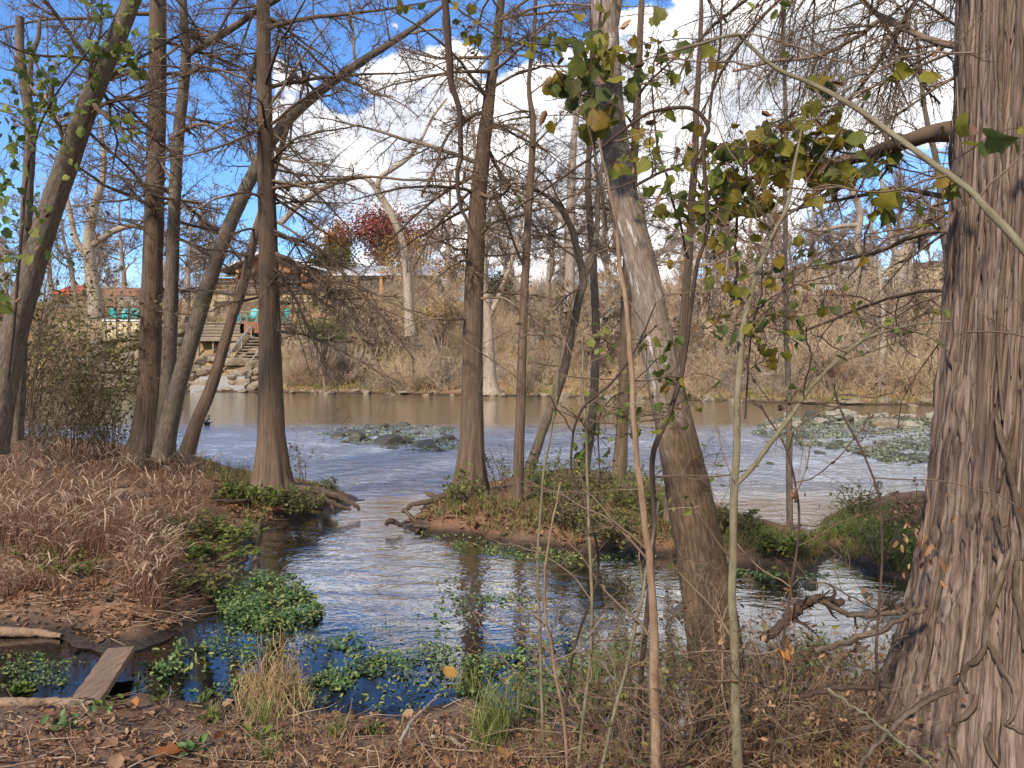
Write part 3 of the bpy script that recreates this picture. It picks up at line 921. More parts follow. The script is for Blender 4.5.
# turquoise garden chairs
def make_chair(loc, rz, label):
    r = empty('garden_chair', loc, label, 'chair', 'turquoise garden chairs on the far bank', rz)
    a = MB(); [a.box((x, -.05, .36 - .03 * 0), (.105, .56, .03), rx=0.12) for x in np.linspace(-.24, .24, 5)]; a.build('seat', M['teal'], r, smooth=False)
    a = MB()
    for i, x in enumerate(np.linspace(-.24, .24, 5)):
        hgt = .78 - .35 * abs(x) - .6 * x * x
        a.box((x, .28 + .14, .33 + hgt / 2), (.105, .03, hgt), rx=-0.38)
    a.build('backrest', M['teal'], r, smooth=False)
    for s_ in (-1, 1):
        a = MB(); a.box((s_ * .36, -.02, .58), (.14, .72, .03)); a.build('arm', M['teal'], r, smooth=False)
        a = MB(); a.box((s_ * .33, -.30, .28), (.05, .10, .57)); a.build('leg', M['teal'], r, smooth=False)
        a = MB(); a.box((s_ * .28, .28, .17), (.04, .95, .11), rx=-0.28); a.build('leg', M['teal'], r, smooth=False)
    return r


ZT = lambda py, D: P(0, py, D)[2]
first = None
for px, py, D, rz, lb in ((113, 321, 53.4, .5, 'turquoise garden chair at the left end of the cream retaining wall'),
                          (122, 321, 53.2, -.1, 'turquoise garden chair facing the river, second from the left above the retaining wall'),
                          (133, 321, 53.3, .2, 'turquoise garden chair above the retaining wall beside the left twin trunk'),
                          (144, 321, 53.4, -.4, 'turquoise garden chair partly hidden by the straight left twin trunk'),
                          (240.5, 321.8, 51.6, .9, 'turquoise garden chair seen edge-on at the left end of the red screen on the deck'),
                          (253, 321.8, 51.2, .05, 'turquoise garden chair over the middle of the red deck screen'),
                          (282.5, 321.8, 51.5, -.5, 'turquoise garden chair on the deck just right of the flared cypress')):
    q = P(px, py, D + 9)
    if first is None:
        first = make_chair(q, rz, lb)
    else:
        dup(first, q, rz, 1.0, lb)
a = MB()
q = P(260, 321.8, 60.3)
a.box((q[0], q[1], q[2] + .42), (.75, .5, .05))
t = empty('garden_table', q, 'low pale green table between the deck chairs', 'table')
a.build('table_top', M['cress'], t, q, smooth=False)
for sx in (-.3, .3):
    for sy in (-.18, .18):
        a = MB(); a.box((q[0] + sx, q[1] + sy, q[2] + .2), (.06, .06, .4)); a.build('leg', M['teal'], t, q, smooth=False)

# terrace fill behind the wall and deck: level ground
a = MB()
for x0, x1, yy, D0, dp in ((40, 152, 321, 61.4, 6), (194, 302, 323.4, 64.1, 2)):
    A_, B_ = P(x0, yy, D0), P(x1, yy, D0)
    a.box(((A_[0] + B_[0]) / 2, D0 + dp / 2, A_[2] - 1.0), (B_[0] - A_[0], dp, 2.0))
tag(a.build('terrace', plain_mat('gravel', (.22, .17, .12), (.36, .29, .21), 3, .95)), kind='structure')

# ------------------------------------------------------------------ rocks
def rock_mesh(seed, flat, rough=.35):
    bm = bmesh.new()
    bmesh.ops.create_icosphere(bm, subdivisions=3, radius=1)
    v = np.array([q.co[:] for q in bm.verts])
    n = 1 + rough * (fbm(v * 1.3 + seed * 11, 4, seed) - .5) * 2
    fac = v * n[:, None]
    # chop a few flat faces
    rs = np.random.default_rng(seed)
    for _ in range(7):
        d = nrm(rs.normal(size=3))
        k = fac @ d
        lim = rs.uniform(.55, .8)
        fac = fac - np.where(k > lim, k - lim, 0)[:, None] * d
    fac[:, 2] *= flat
    for q, c in zip(bm.verts, fac):
        q.co = c
    me = bpy.data.meshes.new('rock')
    bm.to_mesh(me)
    bm.free()
    return me


def place_rocks(meshes, mat, pts, sizes, name, label, cat, group, sink=.3):
    ms = []
    for q in meshes:
        q = q.copy()
        q.materials.append(mat)
        ms.append(q)
    for p, s_ in zip(pts, sizes):
        ob = bpy.data.objects.new(name, random.choice(ms))
        COL.objects.link(ob)
        ob.location = (p[0], p[1], p[2] + s_ * .5 * (1 - 2 * sink))
        ob.scale = (s_ * random.uniform(.8, 1.5), s_ * random.uniform(.7, 1.1), s_ * random.uniform(.7, 1.1))
        ob.rotation_euler = (random.uniform(-.2, .2), random.uniform(-.2, .2), random.uniform(0, 6.28))
        tag(ob, label, cat, group)


ROCKS = [rock_mesh(i, f) for i, f in ((1, .75), (2, .6), (3, .7), (4, .55), (5, .8))]
FLATS = [rock_mesh(i, f) for i, f in ((6, .4), (7, .35), (8, .45))]


def bank_pts(n, x0, x1, d0, d1):
    """Points on the far bank: between two pixel columns, d0..d1 metres back from the waterline."""
    out = []
    while len(out) < n:
        px = random.uniform(x0, x1)
        y0 = np.interp(px, [q[0] for q in FAR_PX], [q[1] for q in FAR_PX])
        g = G(px, y0)
        k = 1 + random.uniform(d0, d1) / g[1]
        X_, Y_ = g[0] * k, g[1] * k
        out.append(np.array([X_, Y_, float(ground_z(X_, Y_))]))
    return out


bp_ = bank_pts(170, 85, 268, 1.0, 8.0)
place_rocks(ROCKS, M['rock'], bp_, [random.uniform(.35, .95) for _ in bp_], 'boulder', 'pale boulder in the rubble slope below the timber deck', 'boulder', 'boulders heaped below the deck')
bp_ = bank_pts(75, 284, 372, 4.6, 8.2)
place_rocks(ROCKS, M['rock'], bp_, [random.uniform(.4, .85) for _ in bp_], 'boulder', 'pinkish boulder in the slope right of the timber deck', 'boulder', 'boulders heaped right of the deck')
bp_ = bank_pts(120, 100, 1000, -0.6, 1.6)
place_rocks(ROCKS + FLATS, M['rock'], bp_, [random.uniform(.15, .42) for _ in bp_], 'shore_stone', 'pale stone lying along the far waterline', 'stone', 'stones along the far waterline', .35)

# river stones on the two shoals
def water_pts(poly, n):
    poly = np.array(poly, float)
    lo, hi = poly.min(0), poly.max(0)
    out = []
    while len(out) < n:
        q = R.uniform(lo, hi)
        if sdf(poly, np.array([q[0]]), np.array([q[1]]))[0] > 0:
            g = G(*q)
            out.append(np.array([g[0], g[1], -.04]))
    return out


MATL = [(315, 436), (350, 426), (400, 424), (455, 428), (462, 450), (420, 452), (360, 446)]
MATR = [(750, 434), (770, 418), (830, 414), (940, 418), (960, 455), (900, 468), (850, 452), (800, 446)]
q_ = water_pts(MATL, 26)
place_rocks(ROCKS, M['river_rock'], q_, [random.uniform(.08, .26) for _ in q_], 'river_stone', 'dark wet stone on the green shoal left of the centre cypress', 'stone', 'dark stones on the left shoal', .4)
for px, py, s_, lb in ((386, 444, .52, 'largest dark mossy rock at the front edge of the left shoal'), (357, 440, .36, 'dark low rock just left of the largest rock on the left shoal'), (444 - 60, 428, .2, 'small dark rock at the back of the left shoal'), (380.5 + 43, 445.5, .3, 'rounded olive rock right of the largest rock on the left shoal')):
    place_rocks(ROCKS, M['river_rock'], [G(px, py) + np.array([0, 0, -.05])], [s_], 'mossy_rock', lb, 'rock', None, .3)
q_ = water_pts(MATR, 70)
place_rocks(ROCKS + FLATS, M['river_rock'], q_, [random.uniform(.07, .24) for _ in q_], 'river_stone', 'dark wet stone on the wide green shoal at the right', 'stone', 'dark stones on the right shoal', .4)
q_ = water_pts([(755, 428), (770, 414), (850, 411), (945, 413), (950, 428)], 46)
place_rocks(ROCKS + FLATS, M['light_river_rock'], q_, [random.uniform(.12, .36) for _ in q_], 'shoal_stone', 'pale dry stone along the back of the right shoal', 'stone', 'pale stones on the right shoal', .35)
for px, py, s_, lb in ((887, 427, .42, 'broad flat grey rock at the back of the right shoal'), (812, 417, .28, 'dark brown rock behind the right shoal, beside a pale one'), (847, 422, .3, 'dark two-humped rock on the right shoal left of the broad flat rock')):
    place_rocks(ROCKS, M['river_rock'] if 'dark' in lb else M['rock'], [G(px, py) + np.array([0, 0, -.03])], [s_], 'shoal_rock', lb, 'rock', None, .3)
for px, py, s_, lb in ((810, 586, .10, 'smooth dark stone in the white water below the right island'), (868, 596, .07, 'small dark stone in the side channel nearest the big cypress'), (860, 650, .07, 'half sunk stone in the side channel beside the near bank'), (680, 612, .10, 'dark wet stone behind the leaning sycamore foot'), (820, 454, .16, 'lone dark stone in the rapids below the right shoal'), (770, 464, .11, 'small dark stone in the rapids left of the lone dark one'),
                       (893, 688, .1, 'tiny pale stone caught on the near bank beside the big cypress')):
    place_rocks(ROCKS, M['river_rock'], [G(px, py) + np.array([0, 0, -.03])], [s_], 'channel_stone', lb, 'stone', None, .35)

# ------------------------------------------------------------------ near trees
def trunk_path(pts, k=7, depth=None):
    """(x, y, width in px, depth) -> smooth 3-D path and radii."""
    a = [np.append(P(q[0], q[1], q[3] if len(q) > 3 else depth), q[2] / 2 / F * (q[3] if len(q) > 3 else depth)) for q in pts]
    c = catmull(a, k)
    return c[:, :3], np.maximum(c[:, 3], .001)


def bark_disp(amp, freq, stretch, oct=3, flute=0.0, zbase=None):
    def f(RR, bark, th, L):
        n = fbm(bark * np.array([freq, freq, freq * stretch]), oct, 3)
        ridge = 1 - np.abs(2 * n - 1)
        out = RR + amp * (ridge - .6) + amp * .8 * (fbm(bark * 3.0, 2, 8) - .5)
        if flute:
            fl = np.exp(-L / flute[1])[:, :, None]
            out = out * (1 + flute[0] * fl * (np.abs(np.sin(th * flute[2] * .5 + 1.3)) ** .7 - .55)[None, None, :])
        return out
    return f


TW_CYP = [dict(n=14, t=(.12, 1), ang=(45, 80), lr=(.18, .42), rr=.55, seg=4, wob=.10, trop=-.03, sides=3, flat=.55),
          dict(n=9, t=(.15, 1), ang=(45, 80), lr=(.20, .45), rr=.6, seg=3, wob=.12, trop=-.05, sides=3, flat=.3),
          dict(n=3, t=(.2, 1), ang=(40, 80), lr=(.25, .6), rr=.7, seg=2, wob=.12, trop=-.05, sides=3, flat=.3)]
TW_SYC = [dict(n=9, t=(.2, 1), ang=(30, 70), lr=(.25, .55), rr=.6, seg=5, wob=.22, trop=.03, sides=4, flat=0),
          dict(n=8, t=(.2, 1), ang=(30, 70), lr=(.25, .5), rr=.6, seg=4, wob=.25, trop=.0, sides=3, flat=0),
          dict(n=5, t=(.2, 1), ang=(30, 70), lr=(.25, .5), rr=.6, seg=3, wob=.25, trop=-.02, sides=3, flat=0)]


def ramify(mb, Pt, Rd, levels, rs, rmin=.0018):
    """Adds further generations of twigs to the branches Pt, Rd; returns the tips of the last one."""
    L = np.linalg.norm(np.diff(Pt, axis=1), axis=2).sum(1)
    for lv in levels:
        cnt = np.maximum(1, np.round(lv['n'] * np.clip(L / np.median(L), .4, 2.2) * rs.uniform(.7, 1.3, len(L)))).astype(int)
        p, d, r, i, t = spawn(Pt, Rd, cnt, *lv['t'], ang=lv['ang'], rr=lv['rr'], rs=rs, flat=lv['flat'])
        ln = L[i] * rs.uniform(*lv['lr'], len(i)) * (1 - .5 * t)
        Pt, Rd = grow(p, d, ln, np.maximum(r, rmin), lv['seg'], lv['wob'], lv['trop'], rs, rmin=rmin * .8)
        L = ln
        mb.tubes(Pt, Rd, lv['sides'], rs)
    return Pt[:, -1]


def auto_limbs(mb, tp, tr, n, z0, z1, length, elev, rs, wob=.09, trop=-.02, rmax=.05, seg=9, az=None):
    """n limbs leaving the trunk between heights z0 and z1 (their own real lengths), returned as (Pt, Rd)."""
    zz = tp[:, 2]
    ok = np.where((zz >= z0) & (zz <= z1))[0]
    if len(ok) == 0:
        ok = np.arange(len(zz))
    k = rs.choice(ok, n)
    a = rs.uniform(0, 2 * math.pi, n) if az is None else np.radians(rs.uniform(az[0], az[1], n))
    e = np.radians(rs.uniform(*elev, n))
    d = np.stack([np.cos(a) * np.cos(e), np.sin(a) * np.cos(e), np.sin(e)], -1)
    ln = rs.uniform(*length, n) * np.interp(zz[k], [z0, z1], [1.0, .7])
    r0 = np.minimum(tr[k] * .45, np.minimum(rmax, .012 * ln + .004))
    Pt, Rd = grow(tp[k], d, ln, r0, seg, wob, trop, rs, taper=.2, rmin=.003)
    mb.tubes(Pt, Rd, 5, rs)
    return Pt, Rd


def near_tree(name, label, paths, barkm, twigm, seed, auto=None, limbs=(), levels=TW_CYP, disp=(.017, 24, .10), roots=None, flute=None, sides=28, cones=0, leaves=None, kk=9, dead=0, cat='tree'):
    """paths: trunk stems in pixels with depth; limbs: drawn limbs; auto: list of dicts for limbs grown by rule."""
    rs = np.random.default_rng(seed)
    tp0, tr0 = trunk_path(paths[0], kk)
    base = tp0[0].copy()
    root = empty(name, base, label, cat)
    allp, allr = [], []
    for j, pth in enumerate(paths):
        tp, tr = trunk_path(pth, kk)
        mb = MB()
        # finer rings for the displaced bark
        m = max(len(tp), int(np.linalg.norm(np.diff(tp, axis=0), axis=1).sum() / .05))
        s_ = np.linspace(0, len(tp) - 1, m)
        tp2 = np.stack([np.interp(s_, np.arange(len(tp)), tp[:, c]) for c in range(3)], -1)
        tr2 = np.interp(s_, np.arange(len(tp)), tr)
        mb.tubes(tp2, tr2, sides if j == 0 else max(12, sides // 2), rs, disp=bark_disp(*disp, flute=flute if j == 0 else 0) if disp else None)
        mb.build('trunk' if j == 0 else 'stem', barkm, root, base)
        allp.append(tp); allr.append(tr)
    mb, P1, R1 = MB(), [], []
    for lb in limbs:
        lp, lr = trunk_path(lb, 5)
        s_ = np.linspace(0, len(lp) - 1, 16)
        lp = np.stack([np.interp(s_, np.arange(len(lp)), lp[:, c]) for c in range(3)], -1)
        lr = np.interp(s_, np.arange(len(lr)), lr)
        lp = lp + np.cumsum(rs.normal(size=lp.shape) * .010, axis=0)
        lr = np.maximum(lr * .8, .003)
        mb.tubes(lp, lr, 7, rs)
        P1.append(lp[None]); R1.append(lr[None])
    tips = [np.zeros((0, 3))]
    for pp, rr in zip(P1, R1):
        tips.append(ramify(mb, pp, rr, [dict(levels[0], n=levels[0]['n'] * 1.3)] + list(levels[1:]), rs))
    for au in auto or ():
        tp, tr = allp[au.get('stem', 0)], allr[au.get('stem', 0)]
        Pt, Rd = auto_limbs(mb, tp, tr, au['n'], au['z'][0], au['z'][1], au['len'], au['elev'], rs, au.get('wob', .09), au.get('trop', -.02), au.get('rmax', .05), 9, au.get('az'))
        tips.append(ramify(mb, Pt, Rd, au.get('levels', levels), rs))
    mb.build('crown', twigm, root, base)
    tips = np.concatenate(tips)
    if cones and len(tips):
        k = rs.choice(len(tips), min(len(tips), cones), replace=False)
        mb = MB(); mb.leaves(tips[k] + rs.normal(size=(len(k), 3)) * .01, .035, rs, tmpl='curl'); mb.leaves(tips[k], .03, rs, tmpl='curl')
        mb.build('dead_leaves', M['dead'], root, base)
    if leaves and len(tips):
        k = rs.choice(len(tips), min(len(tips), leaves[1]), replace=False)
        mb = MB(); mb.leaves(tips[k], leaves[2], rs, tmpl=leaves[3]); mb.build('foliage', leaves[0], root, base)
    if roots:
        mb = MB()
        for rt in roots:
            lp, lr = trunk_path(rt, 8)
            lp[:, 2] -= lr * .35
            mb.tubes(lp + rs.normal(size=lp.shape) * .006, lr * .6, 8, rs, disp=bark_disp(.009, 30, .25))
        mb.build('roots', M['root'], root, base)
    return root, tips


# --- the left group
near_tree('bare_tree', 'grey leaning trunk at the far left, tilting to the right up out of frame',
          [[(-12, 450, 36, 8.6), (0, 400, 27, 8.6), (18, 320, 23, 8.6), (46, 225, 21, 8.5), (72, 150, 20, 8.4), (98, 80, 18, 8.3), (128, 10, 16, 8.2), (175, -120, 13, 8), (230, -300, 8, 7.8)]],
          M['grey'], M['twig'], 11, auto=[dict(n=16, z=(4.3, 8.5), len=(.9, 2.4), elev=(-10, 55), wob=.16, trop=.0)], levels=TW_SYC, cones=120,
          limbs=[[(92, 102, 7, 8.3), (120, 130, 5, 8.2), (150, 150, 4, 8.1), (175, 178, 3, 8.0)], [(84, 100, 6, 8.4), (110, 62, 5, 8.6), (128, 45, 3, 8.7)], [(70, 150, 6, 8.4), (52, 118, 4, 8.3), (48, 88, 3, 8.2), (30, 60, 2, 8.2)]])
near_tree('broken_trunk', 'pale broken-off dead trunk with a short forked top behind the leaning grey trunk',
          [[(16, 440, 13, 9.4), (22, 330, 11, 9.4), (26, 225, 10, 9.4), (30, 130, 10, 9.4), (25, 90, 9, 9.4), (20, 50, 8, 9.4), (20, 17, 7, 9.4)],
           [(29, 95, 6, 9.4), (31, 60, 4.5, 9.4), (38, 38, 3.5, 9.4), (40, 19, 2, 9.4)]], M['grey'], M['twig_grey'], 12, auto=[dict(n=5, z=(2.8, 5.2), len=(.5, 1.2), elev=(0, 60))], levels=TW_SYC[:2], sides=16)
near_tree('bald_cypress', 'straight left trunk of the twin-stemmed tree beside the dry grass',
          [[(146, 462, 44, 12.6), (148, 435, 30, 12.6), (150, 390, 23, 12.6), (151, 320, 20, 12.6), (154, 220, 18, 12.6), (157, 110, 16.5, 12.6), (158, 0, 15, 12.6), (160, -150, 11, 12.6), (162, -330, 6, 12.6)]],
          M['cypress'], M['twig'], 13, auto=[dict(n=30, z=(4.2, 11), len=(1.5, 3.4), elev=(-15, 25)), dict(n=10, z=(2.6, 4.5), len=(1.0, 2.4), elev=(-12, 20))], flute=(.5, .5, 7), cones=300)
near_tree('forked_tree', 'slimmer right trunk of the twin-stemmed tree, forking high up',
          [[(164, 460, 24, 12.2), (166, 420, 17, 12.2), (170, 340, 13, 12.2), (174, 220, 11.5, 12.2), (178, 140, 10.5, 12.2), (186, 60, 9, 12.2), (183, 0, 7, 12.2), (180, -160, 5, 12.2)],
           [(187, 54, 7, 12.2), (205, 44, 7, 12.1), (232, 28, 6, 12), (258, 10, 5.5, 11.9), (285, -8, 5, 11.8), (330, -60, 3, 11.6)]],
          M['grey'], M['twig'], 14, auto=[dict(n=12, z=(3.6, 9), len=(1.2, 2.6), elev=(-20, 30)), dict(n=7, z=(6, 9), len=(.8, 2.0), elev=(0, 60), stem=1)], cones=120, sides=20,
          limbs=[[(174, 77, 5, 12.2), (186, 78, 4.5, 12.1), (205, 70, 4, 12), (225, 80, 3.5, 11.8), (245, 98, 2.5, 11.6)], [(172, 140, 6, 12.2), (192, 126, 5, 12), (208, 122, 3.5, 11.9), (225, 134, 2.5, 11.8)]])
near_tree('leaning_tree', 'long slanting trunk that crosses behind the flared cypress and rises to the upper centre-left',
          [[(162, 458, 20, 11.8), (176, 395, 16, 11.9), (190, 345, 14.5, 12), (205, 295, 14, 12.2), (222, 245, 13, 12.4), (245, 190, 12, 12.6), (272, 140, 11, 12.8), (300, 108, 10, 13), (335, 80, 8.5, 13), (370, 56, 7, 13), (408, 32, 5, 13), (450, 0, 3, 13)]],
          M['grey'], M['twig'], 15, auto=[dict(n=16, z=(5, 9), len=(1.0, 2.6), elev=(-20, 60), wob=.14)], levels=TW_SYC, cones=260, sides=20,
          limbs=[[(355, 66, 4, 13), (352, 30, 3, 13), (350, -10, 2.5, 13)], [(395, 38, 4, 13), (425, 30, 3, 13), (445, 26, 2, 13)], [(318, 93, 4.5, 13), (296, 76, 3.5, 12.8), (280, 78, 2.5, 12.6)]])
near_tree('thin_leaning_tree', 'thin dark trunk slanting right between the twin stems and the flared cypress',
          [[(187, 452, 16, 11.4), (196, 425, 12.5, 11.4), (213, 382, 11, 11.6), (230, 325, 9.5, 11.8), (243, 285, 9, 12), (255, 235, 7.5, 12.2), (268, 190, 6, 12.4), (290, 120, 4, 12.6)]],
          M['cypress'], M['twig'], 16, auto=[dict(n=10, z=(3, 6.5), len=(.8, 2.0), elev=(-20, 40))], sides=16)
drop = lambda x0, y0, x1, y1, w, d0, d1, sag: [(x0, y0, w, d0), (x0 + (x1 - x0) * .3, y0 + (y1 - y0) * .3 - sag, w * .8, d0 + (d1 - d0) * .3), (x0 + (x1 - x0) * .65, y0 + (y1 - y0) * .65 - sag * .8, w * .6, d0 + (d1 - d0) * .65), (x1, y1, w * .35, d1)]
near_tree('bald_cypress', 'straight cypress with a flared base on the tip of the left peninsula',
          [[(273, 497, 56, 11), (272, 482, 38, 11), (272, 460, 31, 11), (271, 420, 25, 11), (270, 340, 21, 11), (268, 240, 18, 11), (265, 130, 14.5, 11), (263, 0, 12, 11), (261, -130, 9, 11), (260, -300, 5, 11)]],
          M['cypress'], M['twig'], 17, auto=[dict(n=26, z=(5, 10), len=(1.4, 3.2), elev=(-20, 20)), dict(n=14, z=(3.4, 5.2), len=(1.2, 2.6), elev=(-30, 5), az=(-60, 60))],
          flute=(.5, .55, 9), cones=420, sides=36,
          limbs=[drop(270, 232, 420, 360, 6, 11, 10.2, 26), drop(271, 250, 395, 392, 5.5, 11, 10, 24), drop(269, 262, 350, 420, 4.5, 11, 10, 18), drop(268, 190, 470, 178, 5, 11, 9.6, 8), drop(268, 128, 340, 78, 4.5, 11, 10.5, 6),
                 drop(267, 112, 330, 20, 4, 11, 11.2, 4), drop(269, 162, 360, 128, 4, 11, 10, 10), drop(268, 100, 180, 70, 4, 11, 10.6, 10), drop(268, 130, 195, 150, 4, 11, 10.4, 20), drop(269, 200, 190, 215, 4.5, 11, 10.4, 12),
                 drop(270, 330, 400, 385, 4, 11, 9.8, 10), drop(270, 285, 520, 380, 4.5, 11, 9.6, 30)],
          roots=[[(288, 486, 15, 10.8), (312, 488, 13, 10.6), (338, 494, 11, 10.5), (354, 503, 8, 10.4), (360, 509, 5, 10.4)], [(290, 492, 12, 10.6), (316, 496, 9, 10.4), (336, 503, 8, 10.2), (350, 509, 5, 10.2)], [(284, 500, 9, 10.3), (306, 505, 8, 10.1), (322, 508, 6, 9.9)], [(262, 490, 10, 10.8), (246, 486, 9, 10.7), (228, 488, 7, 10.5), (205, 492, 4, 10.3)],
                 [(262, 497, 9, 10.4), (240, 500, 7, 10), (218, 500, 5, 9.8)], [(318, 490, 8, 10.4), (330, 502, 6, 10.2), (336, 513, 4, 10.1)]])
# --- the middle island
near_tree('bald_cypress', 'fluted cypress with exposed roots at the left end of the middle island',
          [[(471, 499, 52, 10.6), (470, 488, 36, 10.6), (471, 465, 27, 10.6), (472, 420, 22, 10.6), (473, 330, 19, 10.6), (477, 220, 17, 10.6), (483, 150, 14, 10.6), (491, 85, 10.5, 10.6), (499, 20, 8, 10.6), (508, -80, 6, 10.6), (515, -220, 4, 10.6)]],
          M['cypress'], M['twig'], 18, auto=[dict(n=30, z=(4.2, 9.5), len=(1.2, 2.8), elev=(-25, 25)), dict(n=7, z=(2.6, 4), len=(.8, 1.8), elev=(-20, 10))],
          flute=(.55, .6, 8), cones=420, sides=36,
          limbs=[[(486, 112, 5, 10.6), (470, 118, 5, 10.5), (450, 132, 4, 10.3), (432, 170, 3.5, 10.2), (420, 200, 2.5, 10.1)], drop(474, 240, 560, 210, 5, 10.6, 10, 10), drop(473, 262, 420, 300, 4.5, 10.6, 10, 14), drop(474, 245, 425, 232, 4.5, 10.6, 10.2, -8),
                 drop(490, 60, 560, 10, 4, 10.6, 10, 4), drop(484, 130, 560, 160, 4, 10.6, 10, 14), drop(490, 90, 600, 70, 4, 10.6, 9.6, 10), drop(473, 300, 545, 330, 4, 10.6, 10, 12), drop(488, 100, 400, 60, 3.5, 10.6, 10.4, 6)],
          roots=[[(464, 486, 13, 10.5), (448, 492, 10, 10.3), (430, 500, 9, 10.2), (414, 503, 7, 10.2), (402, 511, 5, 10.1)], [(462, 495, 14, 10.2), (446, 508, 11, 9.9), (430, 522, 10, 9.6), (416, 530, 6, 9.4)], [(452, 494, 8, 10.3), (440, 496, 8, 10.3), (426, 492, 7, 10.4)], [(404, 508, 5, 10.1), (416, 520, 5, 9.8), (430, 526, 5, 9.6)], [(480, 492, 9, 10.4), (492, 496, 8, 10.3), (506, 500, 5, 10.1)],
                 [(440, 524, 6, 9.5), (425, 526, 6, 9.4), (412, 524, 4, 9.4)]])
near_tree('slender_tree', 'slender upright trunk with bare clawed roots right of the fluted cypress',
          [[(517, 512, 15, 10), (518, 490, 11, 10), (520, 420, 9, 10), (523, 330, 8, 10), (528, 220, 7, 10), (533, 130, 5.5, 10), (529, 85, 4, 10), (534, 30, 3, 10), (540, -80, 2, 10)]],
          M['cypress'], M['twig'], 19, auto=[dict(n=18, z=(3, 7.5), len=(.8, 1.9), elev=(-10, 45))], sides=16, cones=160, levels=TW_SYC,
          roots=[[(516, 512, 6, 9.9), (506, 524, 5, 9.6), (498, 535, 3, 9.3)], [(519, 514, 7, 9.9), (521, 530, 5, 9.5), (525, 542, 3.5, 9.2)], [(514, 514, 5, 9.9), (512, 530, 4, 9.5), (514, 541, 3, 9.3)], [(522, 512, 5, 9.9), (536, 526, 4, 9.6), (548, 534, 3, 9.4)]])
near_tree('leaning_tree', 'thin trunk slanting right and forking beside the slender upright trunk on the island',
          [[(524, 490, 13, 11.6), (530, 468, 10, 11.6), (545, 425, 9, 11.6), (562, 378, 8.5, 11.5), (572, 332, 8, 11.4), (580, 295, 8, 11.3), (583, 278, 8, 11.3), (577, 250, 6.5, 11.2), (570, 225, 6, 11.1), (558, 205, 5, 11), (540, 192, 3.5, 10.9), (520, 188, 2, 10.8)],
           [(583, 279, 6, 11.3), (592, 258, 6, 11.3), (597, 228, 5, 11.4), (598, 190, 4, 11.5), (604, 150, 3, 11.6), (600, 90, 2, 11.7)]], M['grey'], M['twig'], 20,
          auto=[dict(n=12, z=(3, 5.5), len=(.8, 2), elev=(-10, 60), wob=.15), dict(n=9, z=(3.5, 6), len=(.7, 1.6), elev=(0, 70), stem=1)], levels=TW_SYC, sides=16, cones=120)
near_tree('slender_tree', 'faint grey trunk between the forked leaner and the leaning sycamore',
          [[(578, 492, 18, 12.6), (585, 462, 11, 12.6), (592, 420, 8.5, 12.6), (596, 340, 8, 12.6), (593, 260, 7, 12.6), (588, 180, 6, 12.6), (592, 90, 4, 12.6), (590, -60, 2, 12.6)]], M['grey'], M['twig_grey'], 21,
          auto=[dict(n=16, z=(3.5, 8), len=(.8, 2.2), elev=(-5, 50))], levels=TW_SYC, sides=16, cones=100)
near_tree('slender_tree', 'dark slim trunk standing close behind the left edge of the leaning sycamore',
          [[(616, 492, 22, 12.2), (619, 476, 15, 12.2), (622, 430, 12, 12.2), (625, 360, 11, 12.2), (627, 280, 10, 12.2), (634, 160, 8, 12.2), (640, 40, 6, 12.2), (648, -150, 3, 12.2)]], M['cypress'], M['twig'], 22,
          auto=[dict(n=20, z=(4, 9.5), len=(1, 2.4), elev=(-15, 35))], sides=16, cones=160)
# --- right island
near_tree('slim_tree', 'slim dark trunk on the right island just left of the big cypress',
          [[(932, 530, 26, 11.4), (935, 512, 13, 11.4), (940, 460, 11, 11.4), (946, 400, 10, 11.4), (951, 320, 9.5, 11.4), (949, 262, 8.5, 11.4), (942, 222, 7, 11.4), (938, 170, 5, 11.4), (925, 110, 4, 11.4), (915, 20, 2, 11.4)]], M['grey'], M['twig'], 23,
          auto=[dict(n=18, z=(2.6, 7.5), len=(.9, 2.4), elev=(-20, 45), wob=.15)], levels=TW_SYC, sides=16, cones=140,
          limbs=[[(948, 318, 4, 11.4), (934, 312, 4, 11.2), (920, 314, 3.5, 11), (905, 326, 3, 10.8), (885, 340, 2, 10.6)]])

# --- the leaning sycamore in the foreground
SYC = [[(730, 770, 73.7, 4.15), (727, 735, 64.0, 4.15), (720, 690, 57.2, 4.2), (711, 620, 52.4, 4.3), (700, 555, 47.5, 4.4), (686, 480, 42.7, 4.5), (672, 415, 35.9, 4.6), (657, 345, 32.2, 4.75), (642, 270, 29.4, 4.9), (626, 205, 27.6, 5.1), (614, 140, 26.7, 5.3), (607, 70, 25.8, 5.5), (604, 0, 24.8, 5.7), (598, -120, 23.0, 6), (585, -300, 17.5, 6.4), (575, -500, 11.0, 6.8), (570, -700, 4.6, 7)]]
syc, tips_s = near_tree('sycamore', 'thick leaning sycamore with flaking bark in the middle foreground', SYC, M['sycamore'], M['twig'], 24,
                        auto=[dict(n=9, z=(4.2, 9), len=(1.4, 3.2), elev=(5, 60), wob=.14, trop=.01)], levels=TW_SYC, disp=(.014, 30, .4), sides=48, cones=60)
